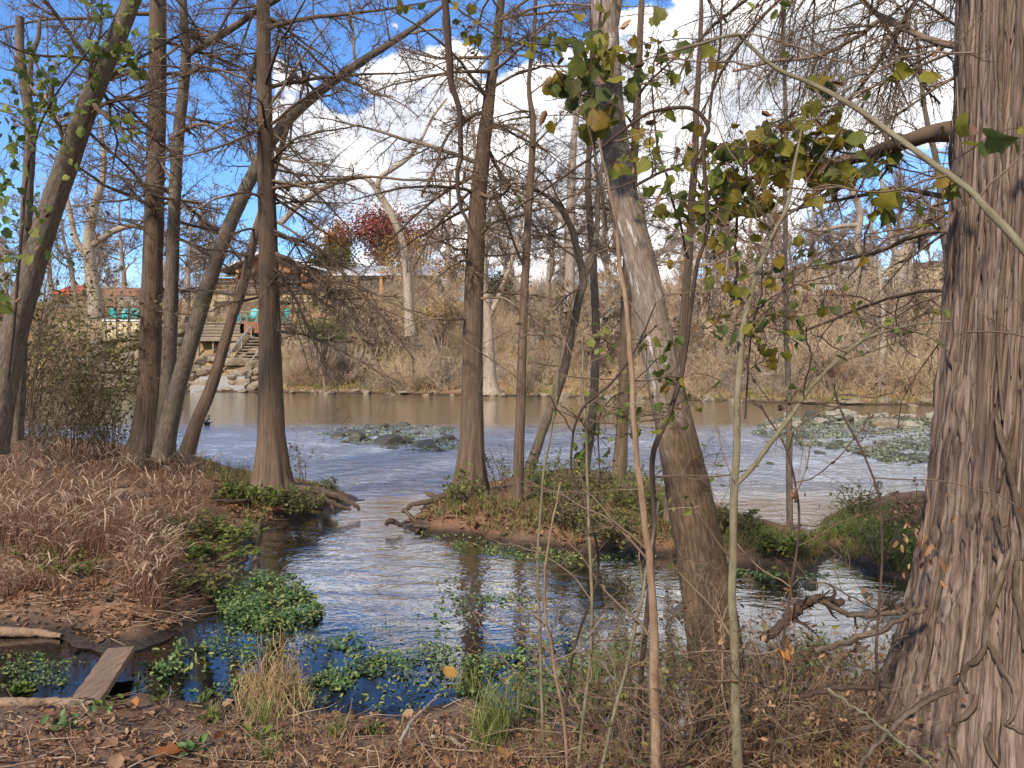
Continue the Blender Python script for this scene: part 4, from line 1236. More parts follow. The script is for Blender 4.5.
# darker, rougher bark clothes the lower trunk
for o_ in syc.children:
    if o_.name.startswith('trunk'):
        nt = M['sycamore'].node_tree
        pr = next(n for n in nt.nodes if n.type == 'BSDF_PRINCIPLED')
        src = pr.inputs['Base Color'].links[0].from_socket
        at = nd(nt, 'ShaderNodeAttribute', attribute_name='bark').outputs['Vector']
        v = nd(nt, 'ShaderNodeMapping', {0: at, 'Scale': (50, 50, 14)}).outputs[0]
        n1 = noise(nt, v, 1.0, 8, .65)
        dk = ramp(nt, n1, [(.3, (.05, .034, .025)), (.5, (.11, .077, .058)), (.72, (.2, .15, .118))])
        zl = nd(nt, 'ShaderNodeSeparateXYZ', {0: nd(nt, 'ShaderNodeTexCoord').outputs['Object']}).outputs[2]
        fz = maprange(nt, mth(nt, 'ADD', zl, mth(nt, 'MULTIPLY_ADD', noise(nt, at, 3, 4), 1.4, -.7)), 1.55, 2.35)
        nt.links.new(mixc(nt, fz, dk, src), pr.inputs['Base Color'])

# --- the big cypress at the right edge
BCX, BCY = P(1086, 384, 3.55)[0], 3.55


def big_r(z):
    return .495 + .47 * np.exp(-np.maximum(z, -.2) / .90)


rs = np.random.default_rng(5)
th = np.linspace(0, 2 * math.pi, 420, endpoint=False)
zs = np.concatenate([np.arange(.1, 5.0, .011), np.arange(5.0, 17, .15)])
TH, ZZ = np.meshgrid(th, zs)
tw = TH + .10 * np.sin(ZZ * 1.1) + .05 * ZZ                              # the fibres wind slowly round the trunk
rb = np.stack([np.cos(tw), np.sin(tw), 0 * tw], -1)
wav = (fbm(np.stack([np.cos(TH) * 2, np.sin(TH) * 2, ZZ * 1.2], -1), 3, 2) - .5)
low = np.exp(-ZZ / 1.0)
q = rb * (1 + .10 * wav * (1 + 2.2 * low))[..., None]
f1 = fbm(np.concatenate([q[..., :2] * 13, (ZZ * .5)[..., None]], -1), 3, 31)
f2 = fbm(np.concatenate([q[..., :2] * 30, (ZZ * .9)[..., None]], -1), 3, 32)
f3 = fbm(np.concatenate([q[..., :2] * 70, (ZZ * 3.5)[..., None]], -1), 2, 33)
knot = fbm(np.stack([np.cos(TH) * 4, np.sin(TH) * 4, ZZ * 3.2], -1), 3, 34) - .5
r1, r2 = 1 - np.abs(2 * f1 - 1), 1 - np.abs(2 * f2 - 1)
RR = big_r(ZZ) * (1 + .05 * np.sin(TH * 5 + 1) * np.exp(-ZZ / 1.1)) * np.interp(ZZ, [4, 17], [1, .45])
RR = RR + .062 * (r1 ** 1.6 - .5) + .06 * (r2 ** 1.5 - .5) + .02 * (f3 - .5) + .07 * knot * low
lean = .0 * ZZ
V = np.stack([BCX + np.cos(TH) * RR + lean, BCY + np.sin(TH) * RR, ZZ], -1)
idx = np.arange(V.shape[0] * V.shape[1]).reshape(V.shape[:2])
k2 = np.roll(idx, -1, 1)
mb = MB()
mb.raw(V, np.stack([idx[:-1], k2[:-1], k2[1:], idx[1:]], -1).reshape(-1, 4), None, np.stack([np.cos(tw) * .6, np.sin(tw) * .6, ZZ], -1), .5)
cyp = empty('old_cypress', (BCX, BCY, .4), 'huge old cypress with shredding fibrous bark filling the right edge', 'tree')
org = np.array([BCX, BCY, .4])
mb.build('trunk', M['big_cypress'], cyp, org)


def on_trunk(px, py, out=.055):
    d = ray(px, py)
    o = np.array([0, 0, CAMZ])
    for t in np.arange(1.5, 5, .01):
        p = o + d * t
        rr = big_r(p[2]) * (1 + .05 * math.sin(math.atan2(p[1] - BCY, p[0] - BCX) * 5 + 1) * math.exp(-p[2] / 1.4))
        if math.hypot(p[0] - BCX, p[1] - BCY) < rr + out:
            return p
    return o + d * 3.3


for path, wpx in (([(1010, 548), (1003, 572), (994, 598), (987, 622), (985, 645), (978, 660), (967, 668), (962, 682), (967, 694)], 9), ([(988, 640), (996, 660), (1006, 676), (1015, 694), (1014, 712), (1006, 722)], 8),
                  ([(996, 415), (1002, 438), (1010, 466), (1017, 505), (1023, 535), (1022, 560)], 9), ([(1014, 420), (1008, 448), (1000, 480), (996, 520), (1004, 545)], 5), ([(1018, 560), (1016, 590), (1022, 625), (1024, 650)], 9),
                  ([(976, 692), (972, 710), (956, 722), (950, 740), (958, 762), (966, 780)], 8), ([(990, 722), (986, 740), (994, 758), (1002, 775)], 7), ([(1005, 722), (1018, 728), (1024, 730)], 6),
                  ([(930, 690), (922, 704), (905, 716), (888, 722), (868, 727)], 7), ([(952, 520), (946, 560), (935, 610), (930, 650), (922, 690)], 6), ([(965, 0), (968, 90), (966, 180), (969, 260), (964, 340)], 5), ([(1003, 0), (1000, 110), (1006, 220), (998, 330), (1003, 420)], 7)):
    pts = np.array([on_trunk(*q_) for q_ in path])
    c = catmull(pts, 10)
    c = c + (fbm(c * 14, 2, 4)[:, None] - .5) * .03
    wr = wpx * .72 / 2 / F * 2.9 * np.interp(np.linspace(0, 1, len(c)), [0, .15, .7, 1], [.6, 1.1, 1, .35])
    mb = MB(); mb.tubes(c, wr, 10, rs, disp=bark_disp(.006, 40, .2)); mb.build('climbing_root', M['root'], cyp, org)
for path in ([(950, 690, 9, 2.95), (918, 706, 9, 2.85), (898, 722, 8, 2.8), (880, 740, 7, 2.75), (862, 762, 6, 2.7), (845, 790, 4, 2.6)], [(930, 690, 7, 3.0), (905, 712, 7, 2.95), (884, 722, 6, 2.9), (866, 728, 5, 2.9), (850, 734, 3, 2.9)]):
    lp, lr = trunk_path(path, 8)
    mb = MB(); mb.tubes(lp + rs.normal(size=lp.shape) * .003, lr * .7, 10, rs, disp=bark_disp(.003, 40, .2)); mb.build('surface_root', M['root'], cyp, org)

# long peeling strips of bark that lie loosely on the trunk
mb = MB()
ns = 760
t0, z0, ln = rs.uniform(2.3, 5.2, ns), rs.uniform(.3, 5.2, ns), rs.uniform(.25, 1.3, ns)
kk = np.linspace(0, 1, 12)
zz = z0[:, None] + ln[:, None] * kk
tt = t0[:, None] - .05 * zz - .10 * np.sin(zz * 1.1) + np.cumsum(rs.normal(size=zz.shape) * .006, axis=1)
rr = big_r(zz) * (1 + .05 * np.sin(tt * 5 + 1) * np.exp(-zz / 1.1)) + .012 + rs.uniform(.0, .03, (ns, 1)) + .02 * (np.abs(kk - .5) * 2) ** 3 * rs.uniform(-.3, 1, (ns, 1))
Pt = np.stack([BCX + np.cos(tt) * rr, BCY + np.sin(tt) * rr, zz], -1)
Rd = rs.uniform(.003, .010, (ns, 1)) * np.interp(kk, [0, .15, .8, 1], [.3, 1, 1, .2])[None]
mb.tubes(Pt, Rd, 6, rs, disp=bark_disp(.003, 60, .1))
mb.build('shredded_bark', M['big_cypress'], cyp, org)

# the limbs that reach into the picture
mb = MB()
TW_HANG = [dict(n=22, t=(.1, 1), ang=(30, 70), lr=(.25, .6), rr=.5, seg=6, wob=.10, trop=-.10, sides=4, flat=0), dict(n=12, t=(.15, 1), ang=(25, 60), lr=(.3, .6), rr=.6, seg=5, wob=.10, trop=-.10, sides=3, flat=0), dict(n=5, t=(.2, 1), ang=(25, 60), lr=(.3, .6), rr=.6, seg=3, wob=.10, trop=-.06, sides=3, flat=0)]
tipsc = []
for pth, lv in (([(1050, 62, 9, 3.9), (985, 52, 8, 4.0), (940, 44, 6, 4.3), (914, 34, 5.5, 4.6), (882, 19, 5, 4.9), (858, -4, 4.5, 5.1), (820, -60, 4, 5.4)], TW_HANG),
                ([(880, 20, 4.5, 4.9), (850, 40, 4, 5), (815, 58, 3.5, 5.1), (775, 62, 3, 5.3), (730, 70, 2, 5.5)], TW_HANG),
                ([(882, 20, 3.5, 4.9), (905, 60, 3, 4.8), (925, 90, 2.5, 4.7), (940, 110, 2, 4.6)], TW_HANG[1:]),
                ([(1060, 128, 27, 3.6), (1000, 130, 24, 3.7), (960, 131, 20, 3.9), (940, 133, 18, 4.1), (920, 138, 16, 4.2), (895, 146, 14, 4.5), (870, 154, 12, 4.8), (845, 158, 10, 5), (815, 165, 7, 5.3), (775, 172, 5, 5.6), (735, 182, 3, 5.9)], TW_SYC),
                ([(990, -60, 8, 3.9), (930, -50, 6, 4.2), (860, -40, 5, 4.8), (780, -20, 4, 5.4), (700, -10, 3, 6)], TW_HANG),
                ([(1000, -120, 8, 3.9), (930, -20, 5, 4.6), (880, 60, 3.5, 5.2), (840, 110, 2.5, 5.6), (815, 140, 1.5, 5.8)], TW_HANG),
                ([(1000, -150, 8, 3.9), (860, -60, 5, 5), (760, -10, 3.5, 5.8), (700, 40, 2.5, 6.2), (670, 90, 1.5, 6.4)], TW_HANG),
                ([(1060, 210, 7, 3.9), (960, 200, 5, 4.2), (900, 190, 4, 4.8), (840, 200, 3, 5.3), (780, 215, 2, 5.7)], TW_SYC),
                ([(1000, -200, 8, 3.9), (900, -90, 5, 5), (800, -20, 3.5, 6), (740, 50, 2.5, 6.6), (700, 120, 1.5, 7)], TW_HANG),
                ([(1060, 300, 7, 3.9), (950, 290, 4, 4.6), (880, 300, 3, 5.3), (800, 330, 2, 6)], TW_SYC),
                ([(1060, 250, 8, 3.9), (985, 240, 7, 3.9), (930, 230, 5, 4), (880, 250, 4, 4.5), (830, 262, 2.5, 5)], TW_SYC[:2])):
    lp, lr = trunk_path(pth, 4)
    s_ = np.linspace(0, len(lp) - 1, 20)
    lp = np.stack([np.interp(s_, np.arange(len(lp)), lp[:, c]) for c in range(3)], -1) + np.cumsum(rs.normal(size=(20, 3)) * .004, axis=0)
    lr = np.interp(s_, np.arange(len(lr)), lr)
    mb.tubes(lp, lr, 10, rs, disp=bark_disp(.004, 40, .3))
    tipsc.append(ramify(mb, lp[None], lr[None], lv, rs, .0013))
mb.build('crown', M['twig'], cyp, org)
tc_ = np.concatenate(tipsc)
k = rs.choice(len(tc_), 220, replace=False)
mb = MB(); mb.leaves(tc_[k], .022, rs, tmpl='curl'); mb.leaves(tc_[k], .018, rs, tmpl='curl'); mb.build('dead_leaves', M['dead'], cyp, org)

# ------------------------------------------------------------------ foreground saplings and vines
def sapling(name, label, stems, barkm, seed, auto=(), leaf=None, nl=0, ls=.05, tm='fold', levels=None, cat='sapling', drawn_leaves=None, sides=12, disp=(.0025, 60, .4)):
    rs = np.random.default_rng(seed)
    tp0, _ = trunk_path(stems[0], 8)
    base = tp0[0].copy()
    root = empty(name, base, label, cat)
    tips = []
    lv = levels or [dict(n=5, t=(.2, 1), ang=(30, 70), lr=(.3, .6), rr=.6, seg=5, wob=.2, trop=.02, sides=3, flat=0), dict(n=3, t=(.2, 1), ang=(30, 70), lr=(.3, .6), rr=.6, seg=3, wob=.2, trop=0, sides=3, flat=0)]
    for j, st in enumerate(stems):
        tp, tr = trunk_path(st, 8)
        tp = tp + (np.stack([fbm(tp * 3.1 + 5 * c, 3, c) for c in range(3)], -1) - .5) * .05 * np.linspace(0, 1, len(tp))[:, None] ** .5
        mb = MB(); mb.tubes(tp, tr, sides, rs, disp=bark_disp(*disp) if disp else None)
        so = mb.build('stem', barkm, root, base)
        tw_ = MB()
        if j < len(auto) and auto[j]:
            n, ln, el_ = auto[j]
            P1, R1 = auto_limbs(tw_, tp, tr, n, tp[:, 2].min() + .35, tp[:, 2].max(), ln, el_, rs, .16, .01, .008, 7)
            tips.append(P1[:, 3:].reshape(-1, 3))
            tips.append(ramify(tw_, P1, R1, lv, rs, .0011))
            tw_.build('twigs', M['twig'], so, base)
    if leaf:
        t_ = np.concatenate(tips)
        k = rs.choice(len(t_), min(nl, len(t_)), replace=False)
        mb = MB(); mb.leaves(t_[k], ls, rs, up=.3, tmpl=tm); mb.build('foliage', leaf, root, base)
    return root


sapling('sapling', 'light brown bare sapling with pale flecked lower stem left of the leaning sycamore',
        [[(656, 790, 11.18, 3.1), (655, 740, 10.32, 3.1), (653, 690, 9.89, 3.1), (653, 650, 9.46, 3.1), (652, 600, 8.17, 3.15), (645, 520, 6.88, 3.2), (635, 445, 6.02, 3.25), (629, 360, 5.16, 3.3), (623, 280, 4.30, 3.35), (614, 215, 3.44, 3.4), (600, 140, 2.15, 3.5)]], M['sapling'], 41, [(4, (.4, .9), (20, 60))])
sapling('sapling', 'grey green forked sapling right of the leaning sycamore',
        [[(738, 790, 11.18, 3.3), (737, 720, 9.46, 3.3), (735, 640, 8.60, 3.3), (732, 560, 7.74, 3.35), (734, 490, 7.74, 3.4), (739, 400, 6.45, 3.45), (743, 330, 6.02, 3.5), (757, 275, 5.16, 3.55), (773, 235, 4.30, 3.6), (786, 200, 3.44, 3.65), (800, 130, 2.15, 3.7)],
         [(733, 487, 5.16, 3.4), (752, 468, 4.73, 3.4), (778, 435, 4.30, 3.4), (802, 400, 3.87, 3.4), (826, 372, 3.44, 3.4), (860, 340, 3.01, 3.35), (905, 325, 2.58, 3.3), (950, 322, 1.72, 3.2)]], M['green_sapling'], 42, [(9, (.4, 1.0), (0, 60)), (7, (.3, .9), (-30, 60))], M['fresh'], 46, .05)
sapling('sapling', 'grey stem rising beside the light brown sapling into a dark twisting climber',
        [[(637, 780, 6.04, 3.5), (640, 700, 5.37, 3.5), (648, 600, 5.37, 3.5), (653, 520, 5.03, 3.5), (653, 455, 5.03, 3.5), (668, 415, 4.70, 3.5), (682, 370, 4.36, 3.5), (690, 310, 4.02, 3.5), (698, 262, 4.02, 3.5), (707, 228, 4.02, 3.5), (707, 180, 4.02, 3.5), (706, 140, 4.02, 3.5), (709, 128, 4.02, 3.5), (698, 110, 3.69, 3.5), (680, 107, 3.35, 3.5), (650, 113, 3.02, 3.5), (620, 135, 2.68, 3.5), (585, 162, 2.35, 3.55), (540, 192, 2.01, 3.6), (505, 215, 1.34, 3.7)],
         [(708, 130, 2.68, 3.5), (712, 100, 2.68, 3.5), (718, 60, 2.35, 3.5), (722, 10, 2.01, 3.5), (725, -40, 1.68, 3.5)]], M['vine'], 43, [(14, (.3, .9), (-30, 50)), (5, (.3, .7), (-20, 40))], M['fresh'], 60, .045)
sapling('arching_stem', 'yellowish arching stem sweeping down across the upper right in front of the big cypress',
        [[(1200, 830, 14.40, 2.2), (1180, 640, 12.80, 2.2), (1140, 460, 11.20, 2.25), (1085, 330, 8.80, 2.3), (1024, 246, 8.00, 2.35), (990, 211, 7.20, 2.4), (965, 186, 6.40, 2.45), (921, 156, 5.60, 2.5), (890, 134, 5.20, 2.55), (852, 110, 4.80, 2.6), (815, 88, 4.00, 2.7), (780, 70, 3.60, 2.75), (748, 42, 3.20, 2.8), (735, 36, 2.80, 2.8), (700, 46, 2.40, 2.9), (660, 58, 1.60, 3)]], M['green_sapling'], 44, [(12, (.3, .8), (-40, 60))])
for i, (lb, st, bm_, au) in enumerate((
        ('thin olive stem rising from the bank at the lower centre, left of the others',
         [(545, 790, 5, 3.7), (542, 700, 5, 3.7), (541, 640, 4.5, 3.7), (538, 560, 4, 3.7), (545, 470, 3.5, 3.7), (556, 400, 3, 3.7), (560, 330, 2, 3.7)], 'green_sapling', (8, (.2, .6), (0, 60))),
        ('slender greenish stem leaning right among the lower centre saplings',
         [(575, 790, 6, 3.4), (583, 720, 5.5, 3.4), (592, 640, 5, 3.4), (592, 560, 4.5, 3.4), (588, 480, 4, 3.5), (584, 400, 3, 3.6), (580, 330, 2, 3.7)], 'green_sapling', (10, (.2, .6), (0, 60))),
        ('dark olive whip crossing diagonally from the lower centre up to the right',
         [(596, 790, 6, 3.3), (612, 720, 5.5, 3.3), (625, 670, 5, 3.3), (638, 610, 4.5, 3.3), (648, 560, 4, 3.35), (658, 500, 3, 3.4)], 'green_sapling', (6, (.2, .5), (0, 50))),
        ('brown whip bowing left at the lower centre beside the grass tuft',
         [(568, 790, 5, 3.2), (563, 720, 5, 3.2), (553, 660, 4, 3.2), (545, 600, 3.5, 3.2), (550, 540, 3, 3.2), (560, 480, 2, 3.3)], 'sapling', (7, (.2, .5), (0, 60))),
        ('thin dark whip curving up to the left over the middle island',
         [(560, 770, 4, 3.5), (572, 660, 4, 3.5), (600, 560, 4, 3.5), (572, 470, 3.5, 3.5), (580, 415, 3.5, 3.5), (612, 382, 3, 3.5), (634, 350, 3, 3.5), (655, 300, 2, 3.5)], 'vine', (7, (.2, .5), (-10, 60))),
        ('bare whip standing in the brambles right of the forked sapling',
         [(770, 780, 5, 3.4), (775, 700, 4.5, 3.4), (790, 600, 4, 3.5), (800, 520, 3.5, 3.6), (785, 450, 3, 3.7), (760, 405, 2.5, 3.8)], 'vine', (9, (.3, .8), (-20, 60))),
        ('long thin whip bent left between the brambles and the big cypress',
         [(880, 740, 5, 3.1), (876, 640, 4, 3.1), (884, 540, 3.5, 3.2), (870, 470, 3, 3.3), (846, 420, 3, 3.4), (835, 385, 2, 3.5)], 'vine', (8, (.3, .7), (-20, 50))))):
    sapling('thin_sapling', lb, [[(q[0], q[1], q[2] * .72, q[3]) for q in st]], M.get(bm_, M['sapling']), 60 + i, [au], M['olive'] if i not in (5, 6, 7) else M['dead'], 40, .028, 'fold', sides=8, disp=None)
sapling('hanging_vine', 'black sinuous vine hanging from the top of the frame left of the fluted cypress',
        [[(432, -160, 7, 5.2), (442, -30, 6.5, 5.2), (447, 20, 7, 5.2), (450, 60, 7, 5.2), (452, 85, 6, 5.2), (460, 110, 5.5, 5.2), (461, 150, 5, 5.2), (458, 175, 4.5, 5.2), (460, 205, 4, 5.2), (468, 222, 3, 5.2), (480, 245, 2, 5.2)]], M['vine'], 51, [(3, (.2, .5), (-60, 0))], cat='vine')
sapling('dead_pole', 'dark grey pole-like trunk standing behind the leafy vines at the upper centre-right',
        [[(668, 520, 10, 8.2), (676, 400, 9, 8.2), (688, 260, 8, 8.2), (695, 150, 7, 8.2), (699, 60, 5, 8.2), (702, -60, 3, 8.2)]], M['cypress'], 52, [(14, (.6, 1.6), (-10, 40))], cat='tree')
sapling('spindly_tree', 'spindly upright stem left of the big limb at the upper right',
        [[(790, 560, 7, 8.8), (789, 420, 6, 8.8), (785, 260, 5, 8.8), (786, 120, 4, 8.8), (782, 10, 3, 8.8), (780, -90, 2, 8.8)]], M['grey'], 53, [(16, (.5, 1.5), (-10, 50))], cat='tree')


def leafy_vine(label, clusters, seed, strands, leaf='grape', ls=.085):
    """Climbing grape vine: wiry strands and broad yellow-green leaves around the cluster centres (px, py, spread, n, depth)."""
    rs = np.random.default_rng(seed)
    base = P(*clusters[0][:2], clusters[0][4])
    r = empty('grape_vine', base, label, 'vine')
    mb, lf, bl = MB(), MB(), MB()
    for st in strands:
        lp, lr = trunk_path(st, 6)
        lp = lp + np.cumsum(rs.normal(size=lp.shape) * .006, axis=0)
        sb = MB(); sb.tubes(lp, lr, 5, rs); sb.build('stem', M['vine'], r, base)
    for px, py, sx, sy, n, d in clusters:
        n = int(n * 1.35)
        c = np.array([P(px + sx * rs.uniform(-1, 1), py + sy * rs.uniform(-1, 1), d + rs.uniform(-.35, .35)) for _ in range(n)])
        ax = np.tile([0, -.4, -.8], (n, 1)) + rs.normal(size=(n, 3)) * .55
        lf.leaves(c, ls, rs, tmpl='lobed', axis=ax)
        # leaf stalks and wiry shoots tie the leaves together
        nb = np.array([c[rs.integers(0, n)] for _ in range(n)])
        mid = (c + nb) / 2 + rs.normal(size=c.shape) * .04
        mb.tubes(np.stack([c, c * .6 + mid * .4 + rs.normal(size=c.shape) * .01, mid, nb], 1), np.full((n, 4), .0016), 3, rs)
        bl.leaves(c[: n // 4] + rs.normal(size=(n // 4, 3)) * .08, ls * .8, rs, tmpl='curl')
    mb.build('leaf_stalks', M['vine'], r, base)
    lf.build('foliage', M[leaf], r, base)
    bl.build('withered_leaves', M['dead'], r, base)


leafy_vine('yellow-green grape leaves clustered round the upper trunk of the leaning sycamore', [(585, 60, 34, 30, 18, 4.9), (610, 80, 30, 45, 20, 4.9), (570, 105, 26, 26, 14, 4.9), (622, 165, 12, 12, 3, 4.8), (640, 140, 20, 20, 4, 4.8), (595, 20, 20, 16, 5, 5)], 71,
           [[(607, 230, 3, 4.9), (596, 150, 3, 4.9), (588, 80, 2.5, 4.9), (600, 20, 2, 5), (610, -60, 2, 5.1)], [(600, 100, 2, 4.9), (570, 90, 2, 4.8), (548, 60, 1.5, 4.7)]], ls=.105)
leafy_vine('loose yellow leaves hanging round the dark twisting climber at the upper centre', [(665, 45, 26, 30, 9, 4.2), (668, 165, 40, 40, 22, 4.2), (690, 215, 30, 25, 14, 4.2), (650, 90, 30, 20, 6, 4.2), (700, 60, 20, 20, 3, 4.1)], 72,
           [[(690, 260, 2.5, 4.2), (676, 200, 2.5, 4.2), (660, 150, 2, 4.2), (655, 90, 2, 4.2), (664, 40, 1.5, 4.2)]], ls=.08)
leafy_vine('largest hanging mass of yellow-green grape leaves at the upper right', [(748, 165, 40, 40, 52, 4.2), (790, 150, 40, 30, 44, 4.2), (835, 155, 30, 26, 20, 4.3), (745, 205, 30, 20, 22, 4.1), (820, 105, 26, 30, 12, 4.2), (860, 160, 36, 14, 9, 4.3), (895, 205, 44, 14, 10, 4.1), (820, 185, 26, 16, 10, 4.3), (905, 85, 36, 16, 3, 3.6), (945, 165, 20, 60, 7, 3.5), (1000, 120, 24, 30, 4, 2.9)], 73,
           [[(735, 300, 3, 4.2), (738, 240, 3, 4.2), (742, 190, 2.5, 4.2), (770, 160, 2.5, 4.2), (820, 150, 2, 4.2), (880, 160, 2, 4.2), (940, 175, 1.5, 4.0)], [(742, 190, 2, 4.2), (748, 130, 2, 4.2), (790, 110, 1.5, 4.2), (830, 95, 1.5, 4.2)]], ls=.08)
leafy_vine('grape leaves hanging low at the right of the twisting climber, above the river', [(745, 262, 40, 28, 16, 3.8), (775, 300, 40, 40, 16, 3.8), (760, 345, 24, 26, 14, 3.7), (700, 300, 34, 40, 10, 3.8), (806, 262, 26, 30, 8, 3.9), (690, 400, 30, 30, 7, 3.7), (835, 270, 30, 40, 8, 3.9)], 74,
           [[(745, 420, 2, 3.7), (750, 340, 2, 3.7), (760, 280, 2, 3.7), (735, 220, 1.5, 3.8)], [(750, 320, 1.5, 3.7), (790, 290, 1.5, 3.8), (840, 268, 1.2, 3.9)]], ls=.055)
leafy_vine('green leaves climbing the grey leaning trunk and its neighbours at the far left', [(62, 80, 40, 36, 44, 7.6), (30, 100, 30, 40, 26, 7.6), (110, 40, 24, 40, 24, 7.6), (15, 150, 24, 50, 26, 7.4), (60, 150, 20, 40, 12, 7.4), (128, 128, 14, 14, 8, 7.5), (25, 230, 24, 40, 22, 7), (140, 50, 16, 24, 12, 7.8), (12, 290, 14, 20, 8, 6)], 75,
           [[(8, 380, 3, 7.4), (20, 260, 3, 7.4), (30, 160, 2.5, 7.5), (60, 90, 2, 7.6), (110, 30, 2, 7.6)]], leaf='fresh', ls=.08)
leafy_vine('small yellow leaves and shoots clinging to the middle of the fluted cypress top', [(472, 20, 22, 22, 8, 5.2), (500, 40, 40, 12, 10, 5.2), (410, 4, 12, 8, 4, 5.2), (548, 45, 30, 14, 9, 5.0)], 76, [[(430, -20, 2, 5.2), (470, 20, 2, 5.2), (510, 42, 1.5, 5.1), (570, 45, 1.5, 5)]], ls=.06)
leafy_vine('sprigs of small green leaves over the middle island by the light brown sapling', [(610, 410, 30, 24, 14, 3.9), (590, 445, 24, 16, 8, 3.9), (600, 340, 12, 26, 6, 3.9), (655, 415, 40, 20, 12, 3.8), (660, 360, 20, 26, 10, 3.8)], 77, [[(600, 480, 1.5, 3.9), (606, 410, 1.5, 3.9), (640, 380, 1.2, 3.9), (672, 350, 1.2, 3.8)]], leaf='fresh', ls=.045)

# ------------------------------------------------------------------ shrubs
M['bramble_cane'] = twig_mat('bramble_cane', (.12, .07, .05), (.34, .25, .18))
def shrub(name, label, base, n, h, spread, seed, leaf=None, nl=0, ls=.04, tm='fold', twm='twig', lean=(0, 0), levels=None, up=.03, r0=.007, cat='shrub', rmin=.0014, wob=.13, group=None, elev=.9):
    rs = np.random.default_rng(seed)
    base = np.array(base, float)
    root = empty(name, base, label, cat, group)
    a = rs.uniform(0, 6.283, n)
    d = np.stack([np.cos(a) * spread + lean[0], np.sin(a) * spread + lean[1], np.full(n, elev)], -1) * rs.uniform(.6, 1.3, (n, 1)) + rs.normal(size=(n, 3)) * .12
    s = base + np.stack([np.cos(a), np.sin(a), 0 * a], -1) * rs.uniform(0, .18, (n, 1)) * max(.6, h)
    Pt, Rd = grow(s, d, h * rs.uniform(.55, 1.2, n), r0 * rs.uniform(.6, 1.3, n), 9, wob, up, rs, rmin=rmin)
    mb = MB(); mb.tubes(Pt, Rd, 5, rs)
    lv = levels or [dict(n=7, t=(.2, 1), ang=(30, 75), lr=(.2, .5), rr=.55, seg=4, wob=.2, trop=0, sides=3, flat=0), dict(n=4, t=(.2, 1), ang=(30, 70), lr=(.25, .55), rr=.6, seg=3, wob=.2, trop=0, sides=3, flat=0)]
    t = ramify(mb, Pt, Rd, lv, rs, rmin)
    mb.build('branches', M[twm], root, base)
    if leaf:
        k = rs.choice(len(t), min(nl, len(t)), replace=False)
        mb = MB(); mb.leaves(t[k], ls, rs, up=.3, tmpl=tm); mb.build('foliage', M[leaf], root, base)
    return root


shrub('waterside_shrub', 'tangled olive green shrub at the left edge, under the leaning grey trunk', on_ground(18, 470), 60, 2.3, .45, 81, 'olive', 2600, .06, lean=(.05, 0), twm='twig_grey')
shrub('waterside_shrub', 'tall see-through shrub with yellowish leaves between the grey trunk and the twin stems', on_ground(72, 462), 52, 2.1, .45, 82, 'olive', 2200, .06)
shrub('waterside_shrub', 'low yellow-green leafy shrub against the foot of the twin stems', on_ground(116, 458), 44, 1.5, .5, 83, 'fresh', 2200, .05)
shrub('waterside_shrub', 'dense dark leafy shrub at the far left, reaching up to the red-roofed cabin', P(30, 420, 11), 56, 2.9, .35, 84, 'olive', 3000, .07)
shrub('waterside_shrub', 'bushy green shrub below the white shed, left of the twin stems', P(85, 425, 13), 46, 2.2, .4, 85, 'olive', 2000, .07)
shrub('leafy_sprout', 'small leafy sprout at the right foot of the flared cypress', on_ground(300, 482), 9, .8, .4, 86, 'olive', 90, .045, cat='plant')
shrub('leafy_sprout', 'leafy green sprig behind the foot of the slender island trunk', on_ground(505, 492), 9, .75, .4, 87, 'fresh', 110, .045, cat='plant')
shrub('island_bush', 'green leafy clump in front of the fluted cypress on the middle island', on_ground(463, 502), 14, .42, .6, 88, 'fresh', 260, .05, cat='bush')
for i, (px, py, h, lb) in enumerate(((555, 500, .5, 'low yellow-green bush just right of the slender clawed trunk'), (590, 496, .45, 'olive bush on the crest of the middle island, below the faint grey trunk'), (630, 508, .42, 'low leafy bush on the island left of the leaning sycamore'),
                                     (575, 524, .4, 'straggling bush at the front edge of the middle island'), (668, 520, .42, 'olive bush behind the leaning sycamore'), (735, 535, .26, 'low bush on the island tail right of the leaning sycamore'), (780, 552, .22, 'straggling yellowish bush at the right tip of the middle island'),
                                     (318, 500, .26, 'yellowish low plant among the roots right of the flared cypress'), (268, 506, .22, 'low olive plant in front of the flared cypress base'), (300, 512, .24, 'green plant at the water edge below the flared cypress roots'), (236, 500, .2, 'small leafy plant on the bare ground left of the flared cypress'),
                                     (610, 540, .35, 'low bush overhanging the water left of the light brown sapling'))):
    shrub('island_bush', lb, on_ground(px, py), 40, h * 1.15, .9, 90 + i, 'olive' if i % 2 else 'fresh', 900, .045, cat='bush')
for i, (px, py, h, lb) in enumerate(((858, 516, .45, 'rounded brown and yellow bush on top of the right island'), (905, 535, .45, 'brown leafy bush at the foot of the slim tree on the right island'), (880, 556, .4, 'low olive bush at the front of the right island'), (925, 520, .5, 'dead-leaved bush behind the slim tree beside the big cypress'))):
    shrub('island_bush', lb, on_ground(px, py), 18, h * .9, .8, 110 + i, 'fresh' if i in (0, 2) else 'dead', 260, .045, cat='bush')
